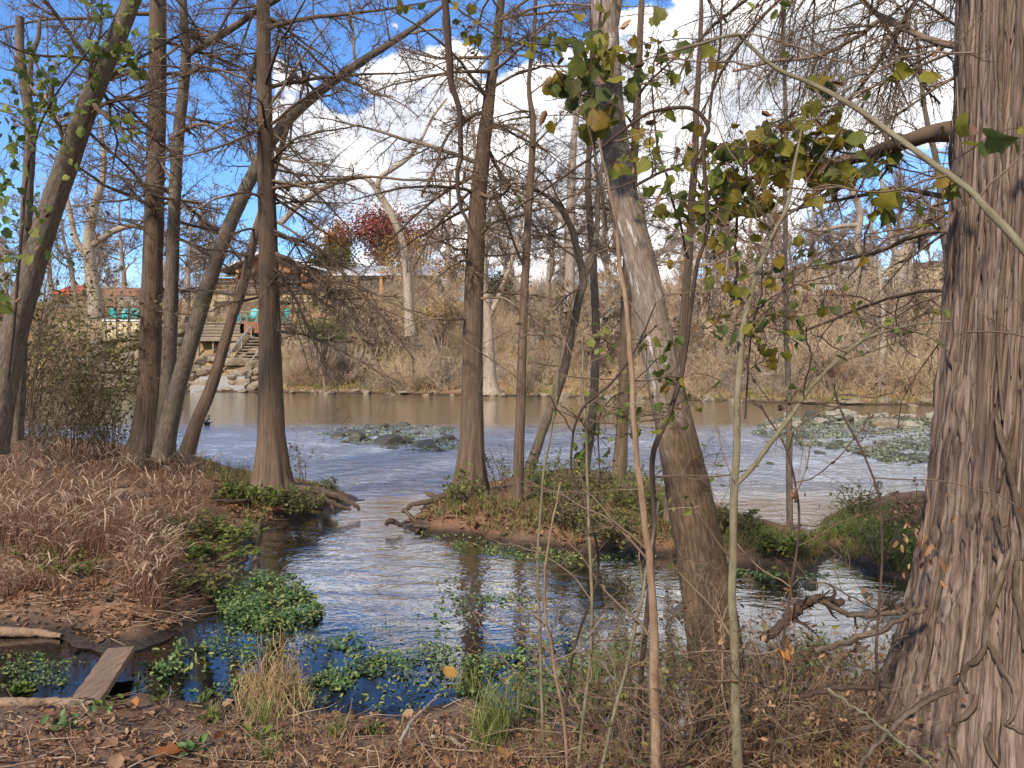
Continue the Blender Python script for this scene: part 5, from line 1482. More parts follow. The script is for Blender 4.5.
# brambles between the sycamore foot and the big cypress
for i, (px, py, h, n, lf, lb) in enumerate(((770, 745, .8, 26, 'dead', 'bramble tangle with dead leaves right of the leaning sycamore foot'), (815, 740, .75, 26, 'olive', 'dense bramble tangle between the forked sapling and the big cypress'), (850, 720, .6, 22, 'dead', 'low bramble tangle against the left foot of the big cypress'),
                                            (700, 752, .9, 28, 'olive', 'bramble tangle at the left foot of the leaning sycamore'), (790, 706, .55, 22, 'dead', 'arching brambles over the side channel behind the forked sapling'), (640, 758, .75, 24, 'olive', 'small bramble tangle around the foot of the light brown sapling'),
                                            (600, 735, .95, 24, 'olive', 'thin bramble tangle among the lower centre saplings'))):
    shrub('bramble', lb, on_ground(px, py), int(n * 1.7), h, .9, 130 + i, lf, 420, .032, twm='bramble_cane', cat='bramble', up=-.06, wob=.2, r0=.0045, rmin=.0011, tm='curl' if lf == 'dead' else 'fold')
for lb, st in (('crooked dead branch arching over the water between the brambles and the big cypress', [(765, 640, 10, 3.6), (782, 622, 9, 3.6), (794, 614, 9, 3.6), (806, 602, 9, 3.6), (818, 599, 9, 3.6), (842, 602, 7, 3.6)]),
               ('long mossy dead branch reaching from the brambles to the big cypress trunk', [(822, 600, 4, 3.5), (850, 614, 5, 3.5), (885, 614, 6, 3.5), (925, 608, 7, 3.45)]),
               ('brown dead branch slanting under the mossy one beside the big cypress', [(815, 650, 5, 3.4), (850, 640, 6, 3.4), (885, 628, 5, 3.4), (915, 610, 4, 3.4)]),
               ('reddish fallen stick lying level across the brambles at the foot of the big cypress', [(800, 695, 5, 3.2), (840, 688, 5, 3.2), (890, 687, 4, 3.2)])):
    lp, lr = trunk_path(st, 6)
    mb = MB(); lp = lp + rs.normal(size=lp.shape) * .005; mb.tubes(lp, lr, 8, rs, disp=bark_disp(.004, 40, .3)); ramify(mb, lp[None], lr[None], TW_SYC[1:], rs, .0012)
    tag(mb.build('dead_branch', M['root'] if 'mossy' in lb else M['vine'], None, lp[0]), lb, 'branch')

# fern-like green clumps on the left bank
def fern(label, base, h, seed, n=34, mat='fresh'):
    rs = np.random.default_rng(seed)
    base = np.array(base, float)
    a = rs.uniform(0, 6.283, n)
    d = np.stack([np.cos(a) * .75, np.sin(a) * .75, rs.uniform(.5, 1.3, n)], -1)
    s = base + rs.normal(size=(n, 3)) * np.array([.22, .14, 0]) * h * 2
    Pt, Rd = grow(s, d, h * rs.uniform(.6, 1.2, n), np.full(n, .003), 8, .08, -.09, rs, rmin=.001)
    root = empty('green_clump', base, label, 'plant')
    mb = MB(); mb.tubes(Pt, Rd, 3, rs); mb.build('stem', M['twig'], root, base)
    mb = MB()
    for k in range(2, 9):
        for sd in (-1, 1):
            T = nrm(Pt[:, k] - Pt[:, k - 1])
            sidev = nrm(np.cross(T, np.array([0, 0, 1.0]))) * sd
            mb.leaves(Pt[:, k], .09 * h / .5 * (1 - .06 * k), rs, up=.5, tmpl='fold', axis=sidev + T * .4)
    mb.build('foliage', M[mat], root, base)


for i, (px, py, h, lb) in enumerate(((205, 560, .42, 'bright green leafy clump on the bank edge beside the brook, upper part'), (192, 590, .40, 'green leafy clump hanging over the bank edge, lower part'), (228, 540, .40, 'yellow-green clump at the corner of the bank nearest the sunken log'), (185, 535, .38, 'green clump rising behind the bank edge clump beside the path'), (78, 575, .30, 'green leafy clump at the edge of the dry grass, left'), (48, 558, .26, 'small green clump in the dry grass at the left edge'))):
    fern(lb, on_ground(px, py), h, 150 + i, 40 if i < 4 else 26, 'olive' if i in (1, 3) else 'fresh')


# ------------------------------------------------------------------ grass and ground cover (nobody could count these)
def stalks(base, h, rs, droop, r0, spread=.35, n=6):
    B = len(base)
    d = np.stack([rs.normal(size=B) * spread, rs.normal(size=B) * spread, np.ones(B)], -1)
    return grow(base, d, h * rs.uniform(.5, 1.2, B), np.full(B, r0), n, .07, 0, rs, taper=.35) if not droop else _droop(base, d, h * rs.uniform(.5, 1.2, B), r0, rs, droop, n)


def _droop(S0, D, L, r0, rs, droop, n):
    d = nrm(D)
    a = rs.uniform(0, 6.283, len(S0))
    side = np.stack([np.cos(a), np.sin(a), -1.0 + 0 * a], -1)
    pts = [S0]
    for k in range(n):
        d = nrm(d + side * droop * (k / n) ** 1.5 + rs.normal(size=d.shape) * .06)
        pts.append(pts[-1] + d * (L / n)[:, None])
    Pt = np.stack(pts, 1)
    return Pt, r0 * (1 - .7 * np.linspace(0, 1, n + 1))[None] * np.ones((len(S0), 1))


rs = np.random.default_rng(99)
DRY = [(-60, 455), (60, 452), (140, 458), (195, 462), (218, 490), (205, 515), (150, 528), (125, 560), (92, 590), (60, 585), (40, 570), (0, 560), (-60, 560)]
b1 = scatter(DRY, 5200, rs, True)
b2 = scatter([(120, 560), (150, 528), (190, 512), (200, 530), (180, 570), (165, 612), (130, 622), (125, 600)], 900, rs, True)
b3 = scatter([(-60, 560), (40, 570), (80, 600), (60, 615), (-60, 605)], 380, rs, True)
mb, pm = MB(), MB()
for bb, hh in ((b1, .50), (b2, .34), (b3, .24)):
    bb = bb[fbm(bb * np.array([2.2, 2.2, 0]), 3, 61) > .40]
    hh = hh * (.65 + .9 * (fbm(bb * np.array([.9, .9, 0]), 3, 62) - .1))
    Pt, Rd = stalks(bb, hh, rs, .42, .0028, .2, 7)
    mb.ribbons(Pt, Rd, rs)
    k = rs.random(len(bb)) < .8
    Q, dq = Pt[k][:, -3:], Pt[k][:, -1] - Pt[k][:, -2]
    ln = .035
    pl = np.stack([Q[:, 0], Q[:, 1], Q[:, 2], Q[:, 2] + nrm(dq) * ln + np.array([0, 0, -.012])], 1)
    pm.ribbons(pl, np.tile([.002, .0058, .0066, .001], (len(pl), 1)), rs)
    lfp, lfr = stalks(bb[::2], hh[::2] * .7, rs, .9, .004, .4, 6)
    mb.ribbons(lfp, lfr, rs)
tag(mb.build('dry_grass', M['dry']), kind='stuff')
tag(pm.build('dry_grass_plumes', M['plume']), kind='stuff')

# dry reddish grass and green blades along the near bank
mb, gm, st_ = MB(), MB(), MB()
for poly, n, h in (([(200, 775), (230, 715), (330, 720), (400, 725), (470, 715), (545, 730), (545, 775)], 900, .13), ([(520, 775), (540, 735), (650, 745), (700, 740), (800, 735), (900, 730), (880, 775)], 1500, .17), ([(0, 775), (0, 715), (60, 720), (200, 745), (200, 775)], 110, .06)):
    bb = scatter(poly, n, rs, True)
    Pt, Rd = stalks(bb, h, rs, .8, .0022, .6, 6); mb.ribbons(Pt[::2], Rd[::2], rs); st_.ribbons(Pt[1::2], Rd[1::2], rs)
for poly, n, h in (([(235, 720), (240, 680), (300, 680), (312, 715)], 380, .24), ([(255, 700), (262, 640), (300, 650), (300, 700)], 120, .25)):
    bb = scatter(poly, n, rs); Pt, Rd = stalks(bb, h, rs, .7, .003, .3, 7); st_.ribbons(Pt, Rd, rs)
for px, py, sx, sy, n, h in ((497, 735, 14, 10, 190, .30), (485, 748, 12, 6, 90, .25), (262, 722, 10, 6, 60, .16), (340, 735, 10, 5, 50, .12), (600, 700, 20, 10, 120, .3), (530, 715, 20, 8, 70, .25), (268, 760, 9, 5, 40, .1), (138, 690, 3, 2, 14, .12), (212, 718, 8, 4, 40, .12), (470, 690, 16, 6, 60, .2)):
    bb = np.array([on_ground(px + sx * rs.normal() * .6, py + sy * rs.normal() * .6) for _ in range(n)])
    Pt, Rd = stalks(bb, h, rs, .35, .0028, .28, 7); gm.ribbons(Pt, Rd, rs)
for poly, n, h in (([(405, 520), (450, 500), (560, 485), (640, 485), (700, 505), (700, 560), (600, 552), (510, 546)], 3200, .17), ([(430, 530), (470, 536), (510, 544), (640, 550), (760, 568), (820, 566), (815, 552), (700, 545), (560, 532), (450, 520)], 1500, .16), ([(700, 505), (760, 526), (830, 545), (810, 570), (700, 562)], 2400, .18), ([(812, 535), (840, 515), (930, 502), (960, 520), (950, 585), (900, 578), (845, 560)], 6000, .2),
                   ([(200, 462), (245, 476), (300, 484), (340, 495), (350, 503), (300, 520), (262, 528), (225, 500)], 700, .15), ([(195, 462), (250, 474), (265, 482), (235, 490), (205, 480)], 500, .3), ([(296, 515), (312, 505), (318, 515), (305, 524)], 120, .22), ([(150, 455), (205, 458), (230, 475), (190, 480)], 200, .25)):
    bb = scatter(poly, n, rs, True); Pt, Rd = stalks(bb, h, rs, .6, .0042, .4, 6); k = rs.random(len(bb)) < (.95 if n == 6000 else .65)
    gm.ribbons(Pt[k], Rd[k], rs); mb.ribbons(Pt[~k], Rd[~k], rs)
tag(mb.build('reddish_grass', M['dry']), kind='stuff')
tag(gm.build('green_grass', M['grass']), kind='stuff')
tag(st_.build('straw_grass', M['straw']), kind='stuff')

# fallen leaves
mb = MB()
for poly, n, s_ in (([(0, 775), (0, 712), (140, 706), (330, 716), (470, 712), (640, 745), (900, 720), (900, 775)], 1500, .034), ([(0, 632), (0, 600), (60, 600), (130, 560), (200, 515), (215, 500), (240, 540), (215, 600), (160, 640), (60, 640)], 1500, .035),
                    ([(210, 480), (300, 486), (345, 495), (335, 510), (262, 528), (235, 520), (215, 500)], 1100, .05), ([(405, 525), (430, 508), (500, 500), (600, 490), (700, 510), (690, 560), (560, 550), (440, 533)], 1500, .05), ([(812, 540), (850, 515), (940, 505), (940, 585), (870, 570)], 600, .05)):
    bb = scatter(poly, n, rs, True) + np.array([0, 0, .012]); mb.leaves(bb, s_, rs, up=.85, tmpl='curl')
for poly, n, s_ in (([(0, 775), (0, 706), (140, 700), (330, 712), (470, 706), (640, 745), (900, 720), (900, 775)], 170, .048), ([(0, 640), (0, 590), (60, 590), (130, 550), (200, 515), (240, 540), (215, 604), (160, 645), (60, 645)], 170, .055), ([(210, 480), (300, 486), (340, 500), (262, 528), (215, 500)], 160, .09), ([(405, 525), (430, 508), (500, 500), (700, 510), (690, 560), (560, 550), (440, 533)], 240, .09)):
    bb = scatter(poly, n, rs, True) + np.array([0, 0, .016]); mb.leaves(bb, s_, rs, up=.8, tmpl='lobed')
tag(mb.build('leaf_litter', M['dead']), kind='stuff')
mb = MB()
for poly, n in (([(0, 775), (0, 702), (140, 698), (330, 708), (470, 702), (640, 742), (900, 715), (900, 775)], 420), ([(0, 640), (0, 590), (60, 590), (130, 550), (200, 515), (240, 540), (215, 604), (160, 645), (60, 645)], 260), ([(210, 480), (300, 486), (340, 500), (262, 528), (215, 500)], 120), ([(405, 525), (430, 508), (500, 500), (700, 510), (690, 560), (560, 550), (440, 533)], 200)):
    bb = scatter(poly, n, rs, True) + np.array([0, 0, .01])
    a_ = rs.uniform(0, 6.283, len(bb)); d = np.stack([np.cos(a_), np.sin(a_), rs.uniform(-.02, .12, len(bb))], -1)
    Pt, Rd = grow(bb, d, rs.uniform(.06, .35, len(bb)), rs.uniform(.002, .005, len(bb)), 4, .12, 0, rs); mb.tubes(Pt, Rd, 4, rs)
M['litter_stick'] = twig_mat('litter_stick', (.10, .065, .045), (.42, .33, .25))
tag(mb.build('fallen_twigs', M['litter_stick']), kind='stuff')
for i, (px, py, s_, m_, lb) in enumerate(((452, 681, .075, 'orange', 'orange fallen leaf lying in the watercress'), (135, 678, .0, 'gold', ''), (186, 616, .09, 'gold', 'small yellow leaf at the foot of the bank clump'), (219, 743, .08, 'orange', 'tan fallen leaf on the bare path, right of the plank'), (135, 710, .09, 'orange', 'pinkish fallen leaf beside the plank end'),
                                         (158, 762, .11, 'orange', 'curled tan leaf near the bottom edge, left'), (505, 755, .09, 'gold', 'yellow-green round leaf standing in the reddish grass at the bottom'))):
    if s_:
        q = on_ground(px, py); mb = MB(); mb.leaves(np.array([q + np.array([0, 0, .025])]), s_, rs, up=.8, tmpl='lobed')
        tag(mb.build('fallen_leaf', M[m_], None, q), lb, 'leaf')

# watercress on the quiet water, and the green mats of the shoals
mb = MB()
for poly, n, s_, hz in (([(212, 600), (250, 578), (300, 585), (325, 608), (318, 625), (262, 630), (225, 622)], 4200, .045, .11), ([(195, 650), (225, 625), (290, 625), (330, 640), (310, 660), (250, 660)], 700, .045, .06), ([(140, 662), (170, 645), (215, 650), (212, 672), (165, 678)], 650, .05, .08),
                        ([(225, 668), (255, 655), (262, 700), (235, 690)], 360, .04, .06), ([(310, 660), (345, 630), (372, 650), (400, 655), (380, 670), (340, 690), (300, 700), (270, 690)], 420, .045, .06), ([(375, 665), (420, 640), (470, 650), (560, 668), (500, 690), (430, 690)], 1100, .042, .08), ([(320, 640), (420, 610), (480, 630), (640, 640), (700, 700), (560, 720), (400, 715), (300, 705)], 1100, .036, .05), ([(130, 690), (140, 655), (300, 640), (420, 660), (400, 700), (250, 705)], 700, .034, .05), ([(250, 712), (270, 680), (360, 675), (480, 685), (470, 712), (360, 718)], 1100, .036, .06),
                        ([(480, 665), (560, 640), (640, 648), (700, 660), (720, 700), (600, 715), (500, 705)], 2600, .04, .08), ([(740, 690), (800, 640), (880, 650), (905, 665), (870, 690), (780, 720)], 2000, .04, .12), ([(415, 530), (450, 535), (500, 545), (560, 552), (640, 556), (640, 564), (540, 562), (460, 552)], 1500, .05, .05),
                        ([(640, 556), (740, 572), (830, 575), (815, 582), (700, 576)], 500, .05, .05), ([(0, 652), (60, 655), (85, 664), (60, 690), (0, 690)], 420, .035, .05), ([(460, 600), (490, 595), (545, 600), (520, 606)], 90, .05, .04), ([(420, 590), (470, 565), (500, 600), (440, 640)], 120, .04, .03)):
    bb = scatter(poly, int(n * 1.7), rs, None if hz > .1 else False)
    bb[:, 2] += hz * rs.random(len(bb)) * np.clip(fbm(bb * np.array([4, 4, 0]), 3, 7) * 2 - .3, 0.1, 1)
    mb.leaves(bb[fbm(bb * np.array([5, 5, 0]) + 9, 3, 3) > .46], s_ * .62 * rs.uniform(.55, 1.35), rs, up=.6, tmpl='round')
    k = rs.random(len(bb)) < .05; mb.leaves(bb[k], s_ * .9, rs, up=.6, tmpl='curl', rnd=np.full(k.sum(), 1.0))
tag(mb.build('watercress', M['cress']), kind='stuff')
mb = MB()
for poly, n in ((MATL, 3600), (MATR, 13000)):
    bb = scatter(poly, n, rs)
    bb = bb[fbm(bb * np.array([1.6, 3.2, 0]), 3, 12) > .46]
    bb[:, 2] = .008 + .03 * rs.random(len(bb))
    mb.leaves(bb, .075, rs, up=.75, tmpl='round')
M['mat'] = leaf_mat('shoal_weed', [(.1, (.11, .12, .06)), (.5, (.20, .22, .12)), (.9, (.30, .31, .21))], .15)
tag(mb.build('shoal_weed', M['mat']), kind='stuff')
# rosettes on the path
for i, (px, py, lb) in enumerate(((112, 708, 'bright green seedling at the right end of the plank'), (205, 704, 'pale green broad-leaved seedling on the bank edge, centre-left'), (161, 703, 'light green seedling on the bank left of the broad-leaved one'), (275, 742, 'fresh green seedling with paired leaves at the bottom, right of the path'), (258, 742, 'small green seedling just left of the paired-leaf one'), (210, 722, 'tiny green seedling in the grass below the broad-leaved one'),
                                  (62, 735, 'spray of pale green leaves lying on the path, left'), (78, 722, 'pale green leaf spray beside the sunken timber'), (372, 735, 'bright lime green tuft at the bank edge, lower centre'), (20, 692, 'mossy green tuft at the left edge of the muddy water'), (190, 755, 'greyish green sprig at the bottom, on the path'), (640, 705, 'lone seedling beside the light brown sapling'))):
    q = on_ground(px, py); n = 16 if i not in (8, 9) else 60
    mb = MB(); c = np.tile(q, (n, 1)) + rs.normal(size=(n, 3)) * np.array([.03, .03, .008]) * (1 if i not in (6, 7) else 2.2) + np.array([0, 0, .02]); a_ = rs.uniform(0, 6.28, n)
    mb.leaves(c, .05 if i != 8 else .035, rs, up=.6, tmpl='fold', axis=np.stack([np.cos(a_), np.sin(a_), .5 + 0 * a_], -1))
    tag(mb.build('seedling', M['fresh' if i not in (6, 7, 10) else 'cress'], None, q), lb, 'seedling')

# ------------------------------------------------------------------ timber and logs
A_, B_ = G(82, 708, .17), G(121, 650, .12)
mb = MB()
n, wd = 16, .165
t_ = nrm(B_ - A_); sd = nrm(np.cross(t_, [0, 0, 1.0]))
pr = []
for k in range(n + 1):
    c = A_ + (B_ - A_) * k / n
    e = (rs.random(2) - .5) * .006
    pr.append([c - sd * (wd / 2 + e[0]) + [0, 0, -.02], c + sd * (wd / 2 + e[1]) + [0, 0, -.02], c + sd * (wd / 2 + e[1]) + [0, 0, .02 + e[0]], c - sd * (wd / 2 + e[0]) + [0, 0, .02 + e[1]]])
pr = np.array(pr)
idx = np.arange((n + 1) * 4).reshape(n + 1, 4); k2 = np.roll(idx, -1, 1)
mb.raw(pr, np.vstack([np.stack([idx[:-1], k2[:-1], k2[1:], idx[1:]], -1).reshape(-1, 4), [[0, 3, 2, 1], idx[-1]]]))
o_ = mb.build('plank', M['plank'], None, (A_ + B_) / 2, smooth=False)
tag(o_, 'weathered wooden plank bridging the muddy water at the lower left', 'plank')
for lb, nm, st, mt in (('half-buried timber lying along the bank in front of the plank', 'timber', [(-40, 706, 11, 4.55), (20, 705, 10, 4.55), (60, 704, 9, 4.5), (98, 706, 6, 4.45)], 'plank'), ('dark flat board end at the left edge of the muddy water', 'board', [(-50, 634, 11, 5.9), (10, 634, 10, 5.85), (40, 635, 8, 5.8), (62, 637, 4, 5.8)], 'plank'),
                       ('pale log sunk in the brook at the corner of the left bank', 'log', [(263, 508, 7, 9.0), (259, 525, 7.5, 8.7), (256, 545, 8, 8.3), (256, 566, 7, 7.9), (258, 585, 5, 7.5)], 'root'), ('thin pale log lying across the path behind the green clumps', 'log', [(198, 500, 5, 9.4), (222, 497, 6, 9.4), (246, 497, 5, 9.4)], 'root'),
                       ('short dead stick on the path beside the bank clump', 'stick', [(108, 601, 3, 6.6), (116, 595, 3, 6.7), (123, 590, 2, 6.8)], 'root'), ('weathered forked stick on the bank at the lower centre', 'stick', [(432, 738, 4, 3.7), (450, 740, 5, 3.65), (468, 752, 5, 3.55)], 'pale'), ('mossy fallen log along the crest of the middle island', 'log', [(545, 480, 9, 12), (575, 479, 10, 12), (600, 481, 10, 12), (622, 487, 8, 11.8)], 'root'),
                       ('pale crooked stick leaning over the reddish grass at the bottom', 'stick', [(400, 742, 3.5, 3.4), (412, 722, 3.5, 3.6), (425, 708, 3, 3.8), (438, 695, 2, 4)], 'straw_stem'), ('dry pale stem lying at the bottom between the brambles and the big cypress', 'stick', [(770, 720, 3, 3.1), (786, 745, 4, 3.0), (800, 768, 4, 2.9), (812, 790, 3, 2.8)], 'pale'), ('thin green bramble cane slanting across the foot of the big cypress', 'cane', [(830, 690, 2, 2.8), (865, 715, 2.4, 2.6), (900, 742, 2.6, 2.4), (940, 775, 2.6, 2.2)], 'green_sapling'),
                       ('dark snag poking out of the brook between the peninsula and the island', 'snag', [(386, 524, 4, 9.4), (391, 521, 6, 9.4), (396, 523, 5, 9.4), (402, 526, 3, 9.4)], 'vine')):
    pts = [(*q, ) for q in st]
    a = []
    for x, y, w_, d in pts:
        p = P(x, y, d)
        if nm not in ('snag', 'cane') and 'crooked' not in lb and 'sunk' not in lb and 'crest' not in lb:
            p = on_ground(x, y) + np.array([0, 0, w_ / 2 / F * d * .5])
        if 'sunk' in lb:
            p = G(x, y, .06 - .02 * (len(a)))
        a.append(np.append(p, w_ / 2 / F * d))
    c = catmull(a, 8)
    mb = MB(); mb.tubes(c[:, :3] + rs.normal(size=(len(c), 3)) * .003, np.maximum(c[:, 3], .002), 10, rs, disp=bark_disp(.004, 40, .3))
    tag(mb.build(nm, M.get(mt, M['root']) if mt != 'straw_stem' else M['pale'], None, c[0, :3]), lb, nm)

# hanging withered leaf tufts
for lb, px, py, d in (('withered leaf tuft dangling from a twig over the rapids, right of the forked sapling', 796, 490, 3.6), ('cluster of withered brown leaves hanging on the brambles in front of the right island', 922, 545, 3.3), ('red-orange withered leaf pair hanging in the brambles', 786, 648, 3.3)):
    q = P(px, py, d); mb = MB(); n = 7 if 'cluster' not in lb else 26
    mb.leaves(np.tile(q, (n, 1)) + rs.normal(size=(n, 3)) * (.02 if n == 7 else .05), .042, rs, tmpl='curl', axis=np.tile([0, 0, -1.], (n, 1)))
    mb.tubes(np.stack([q + [0, 0, .35], q + [.03, 0, .18], q])[None], np.full((1, 3), .0018), 4, rs)
    tag(mb.build('withered_leaves', M['orange'] if 'red-orange' in lb else M['dead'], None, q), lb, 'leaf tuft')

# ------------------------------------------------------------------ waterfowl far out on the river
def duck(px, py, rz, label, s_=1.0):
    g = G(px, py)
    r = empty('duck', g, label, 'duck', rz=rz)
    bm = bmesh.new()
    rings = []
    prof = [(-.27, .00, .10), (-.22, .045, .10), (-.12, .10, .08), (0, .125, .07), (.12, .105, .075), (.19, .07, .10), (.215, .05, .15), (.225, .045, .20), (.24, .05, .245), (.27, .045, .27), (.30, .02, .262)]
    for x, rr, z in prof:
        rings.append([bm.verts.new((x, math.cos(t) * max(rr, .004), z + math.sin(t) * max(rr, .004) * (.8 if x < .2 else 1))) for t in np.linspace(0, 2 * math.pi, 12, endpoint=False)])
    for a_, b_ in zip(rings[:-1], rings[1:]):
        for k in range(12):
            bm.faces.new((a_[k], a_[(k + 1) % 12], b_[(k + 1) % 12], b_[k]))
    bm.faces.new(rings[0][::-1]); bm.faces.new(rings[-1])
    bmesh.ops.scale(bm, vec=(s_, s_, s_), verts=bm.verts)
    me = bpy.data.meshes.new('body'); bm.to_mesh(me); bm.free()
    for q in me.polygons:
        q.use_smooth = True
    me.materials.append(M['duck_dark']); b_ = bpy.data.objects.new('body', me); COL.objects.link(b_); b_.parent = r
    mb = MB()
    for sd in (-1, 1):
        c = np.array([[-.2, sd * .06, .13], [-.08, sd * .112, .10], [.06, sd * .118, .085], [.14, sd * .09, .085]]) * s_
        mb.tubes(c, np.array([.01, .04, .045, .01]) * s_, 8, rs)
    mb.build('wing', M['duck_pale'], r)
    mb = MB(); mb.tubes(np.array([[.295, 0, .262], [.33, 0, .255], [.36, 0, .25]]) * s_, np.array([.016, .016, .008]) * s_, 8, rs, flat=.6); mb.build('bill', M['post_wood'], r)


duck(207, 424.5, math.radians(100), 'duck with pale flanks swimming beside the thin leaning trunk', 1.0)

# ------------------------------------------------------------------ far bank trees
def far_tree_mesh(seed, H, kind):
    rs = np.random.default_rng(seed)
    tk, cr = MB(), MB()
    n = 14
    p = np.zeros((n, 3)); d = np.array([rs.normal() * .08, rs.normal() * .08, 1.0])
    for k in range(1, n):
        d = nrm(d + rs.normal(size=3) * .06 + np.array([0, 0, .05])); p[k] = p[k - 1] + d * H * .75 / n
    r = H * .017 * (1 - .8 * np.linspace(0, 1, n)); r[0] *= 1.5
    tk.tubes(p, r, 10, rs)
    T0, R0 = p[None], r[None]
    up = .05 if kind != 'droop' else -.02
    lv = [dict(n=13, t=(.28, 1), ang=(30, 65) if kind != 'droop' else (50, 85), lr=(.30, .55), rr=.5, seg=7, wob=.17, trop=up, sides=5, flat=0), dict(n=7, t=(.2, 1), ang=(30, 65), lr=(.3, .55), rr=.55, seg=5, wob=.2, trop=up, sides=3, flat=0),
          dict(n=7, t=(.15, 1), ang=(30, 70), lr=(.3, .55), rr=.55, seg=4, wob=.22, trop=.02, sides=3, flat=0), dict(n=7, t=(.15, 1), ang=(30, 70), lr=(.3, .6), rr=.6, seg=3, wob=.22, trop=0, sides=3, flat=0)]
    tips = ramify(cr, T0, R0, lv, rs, .014)
    return tk, cr, tips


def far_tree(seed, H, kind, name, label, loc, group, bark='far_bark', twig='far_twig', leaf=None):
    tk, cr, tips = far_tree_mesh(seed, H, kind)
    r = empty(name, loc, label, 'tree', group)
    tk.build('trunk', M[bark], r); cr.build('crown', M[twig], r)
    if leaf:
        rs = np.random.default_rng(seed); k = rs.choice(len(tips), min(len(tips), leaf[1]), replace=False)
        mb = MB(); mb.leaves(tips[k] + rs.normal(size=(len(k), 3)) * .12, leaf[2], rs, tmpl='fold'); mb.build('foliage', M[leaf[0]], r)
    return r


def base_at(px, D):
    X_ = P(px, 362, D)[0]
    return np.array([X_, D, float(ground_z(X_, D)) - .1])


protos = [far_tree(201, 13, 'up', 'bare_tree', 'tall bare grey tree behind the white shed on the far bank', base_at(95, 66), 'bare trees along the far bank'),
          far_tree(202, 15, 'up', 'bare_tree', 'tall bare grey tree behind the straight left twin trunk on the far bank', base_at(160, 72), 'bare trees along the far bank'),
          far_tree(203, 12, 'up', 'bare_tree', 'bare spreading tree on the far bank left of the cream building', base_at(838, 60), 'bare trees along the far bank'),
          far_tree(204, 16, 'droop', 'bare_tree', 'tallest fine-twigged bare tree, right of the red tree behind the fluted cypress', base_at(445, 64), 'bare trees along the far bank')]
FT = 'bare grey tree standing among the woods behind the far bank'
for px, D, pi, s_, lb in ((20, 60, 1, .85, 'bare tree behind the red-roofed cabin at the far left'), (55, 75, 2, 1.1, None), (125, 80, 3, .9, None), (205, 78, 0, 1.05, None), (238, 84, 1, .9, None), (300, 90, 0, .7, None), (-30, 66, 3, .95, None), (-80, 70, 1, 1, None), (345, 92, 2, .75, None),
                          (480, 62, 0, 1.1, 'bare tree directly behind the fluted cypress, on the far bank crest'), (515, 68, 1, 1.0, None), (545, 58, 2, 1.15, 'bare tree on the far crest between the slender island trunk and the forked leaner'), (585, 70, 3, .95, None), (610, 60, 0, 1.0, None), (650, 66, 1, .9, None), (690, 72, 2, 1.05, None),
                          (730, 62, 0, .85, None), (765, 75, 3, .8, None), (800, 70, 1, .8, None), (875, 84, 0, .9, None), (905, 56, 2, 1.0, None), (935, 90, 1, .9, None), (975, 74, 3, .8, None), (1010, 64, 0, .95, None), (1060, 68, 1, .9, None), (1120, 62, 2, 1, None), (420, 88, 1, .8, None), (385, 84, 0, .75, None), (705, 58, 3, .8, None), (745, 70, 1, 1.05, None), (785, 64, 2, 1.0, None), (820, 66, 0, .95, None), (868, 66, 3, .85, None), (968, 72, 2, 1.0, None), (985, 60, 1, .85, None), (630, 74, 3, .9, None), (560, 84, 0, 1.1, None), (500, 80, 2, 1.2, None), (75, 70, 1, .9, None), (770, 56, 0, .8, None), (810, 58, 3, .8, None), (890, 60, 1, .9, None), (720, 66, 2, .95, None), (185, 66, 3, .8, None)):
    dup(protos[pi], base_at(px, D), random.uniform(0, 6.28), s_ * (1.18 if px > 600 or px < 250 else 1.05), lb or FT)
# trees one can tell apart
def drawn_far(name, label, paths, barkm, seed, n, zr, ln, D, twig='far_twig', leaf=None, elev=(0, 60)):
    ps = [[(x, y, w_, D) for x, y, w_ in pth] for pth in paths]
    near_tree(name, label, ps, M[barkm], M[twig], seed, auto=[dict(n=n if j == 0 else max(4, n // 3), z=zr, len=ln, elev=elev, stem=j, wob=.16, rmax=.12) for j in range(len(ps))], disp=None, sides=14, kk=5, leaves=leaf,
              levels=[dict(n=7, t=(.2, 1), ang=(30, 65), lr=(.3, .55), rr=.55, seg=5, wob=.2, trop=.03, sides=3, flat=0), dict(n=6, t=(.15, 1), ang=(30, 70), lr=(.3, .55), rr=.55, seg=4, wob=.22, trop=.02, sides=3, flat=0), dict(n=4, t=(.15, 1), ang=(30, 70), lr=(.3, .6), rr=.6, seg=3, wob=.22, trop=0, sides=3, flat=0)])


drawn_far('pale_tree', 'crooked pale tree in front of the red tree, its limb bending right over the house', [[(411, 336, 13), (409, 310, 10), (407, 270, 9), (402, 240, 8), (393, 218, 7), (383, 200, 7), (377, 189, 7), (381, 177, 5), (394, 168, 5), (408, 158, 4), (421, 140, 3), (432, 118, 2.5), (447, 98, 2)], [(377, 189, 6), (366, 178, 5), (352, 178, 5), (326, 187, 5), (300, 204, 6), (280, 224, 6)]], 'pale', 301, 10, (7, 16), (1.5, 4), 49)
drawn_far('pale_tree', 'pale-footed tree standing at the far waterline behind the fluted cypress', [[(491, 394, 22), (490, 380, 14), (489, 350, 11), (488, 320, 9), (484, 270, 8), (480, 220, 6), (476, 160, 4), (470, 100, 2)], [(488, 320, 6), (505, 280, 5), (520, 230, 4), (528, 170, 2)]], 'pale', 302, 12, (6, 16), (2, 5), 44)
drawn_far('pale_tree', 'short pale tapering trunk at the far waterline left of the slim right tree', [[(877, 405, 17), (880, 390, 9), (882, 365, 6.5), (884, 335, 5), (882, 300, 3.5), (878, 260, 2)]], 'pale', 303, 9, (4, 9), (1, 2.6), 40)
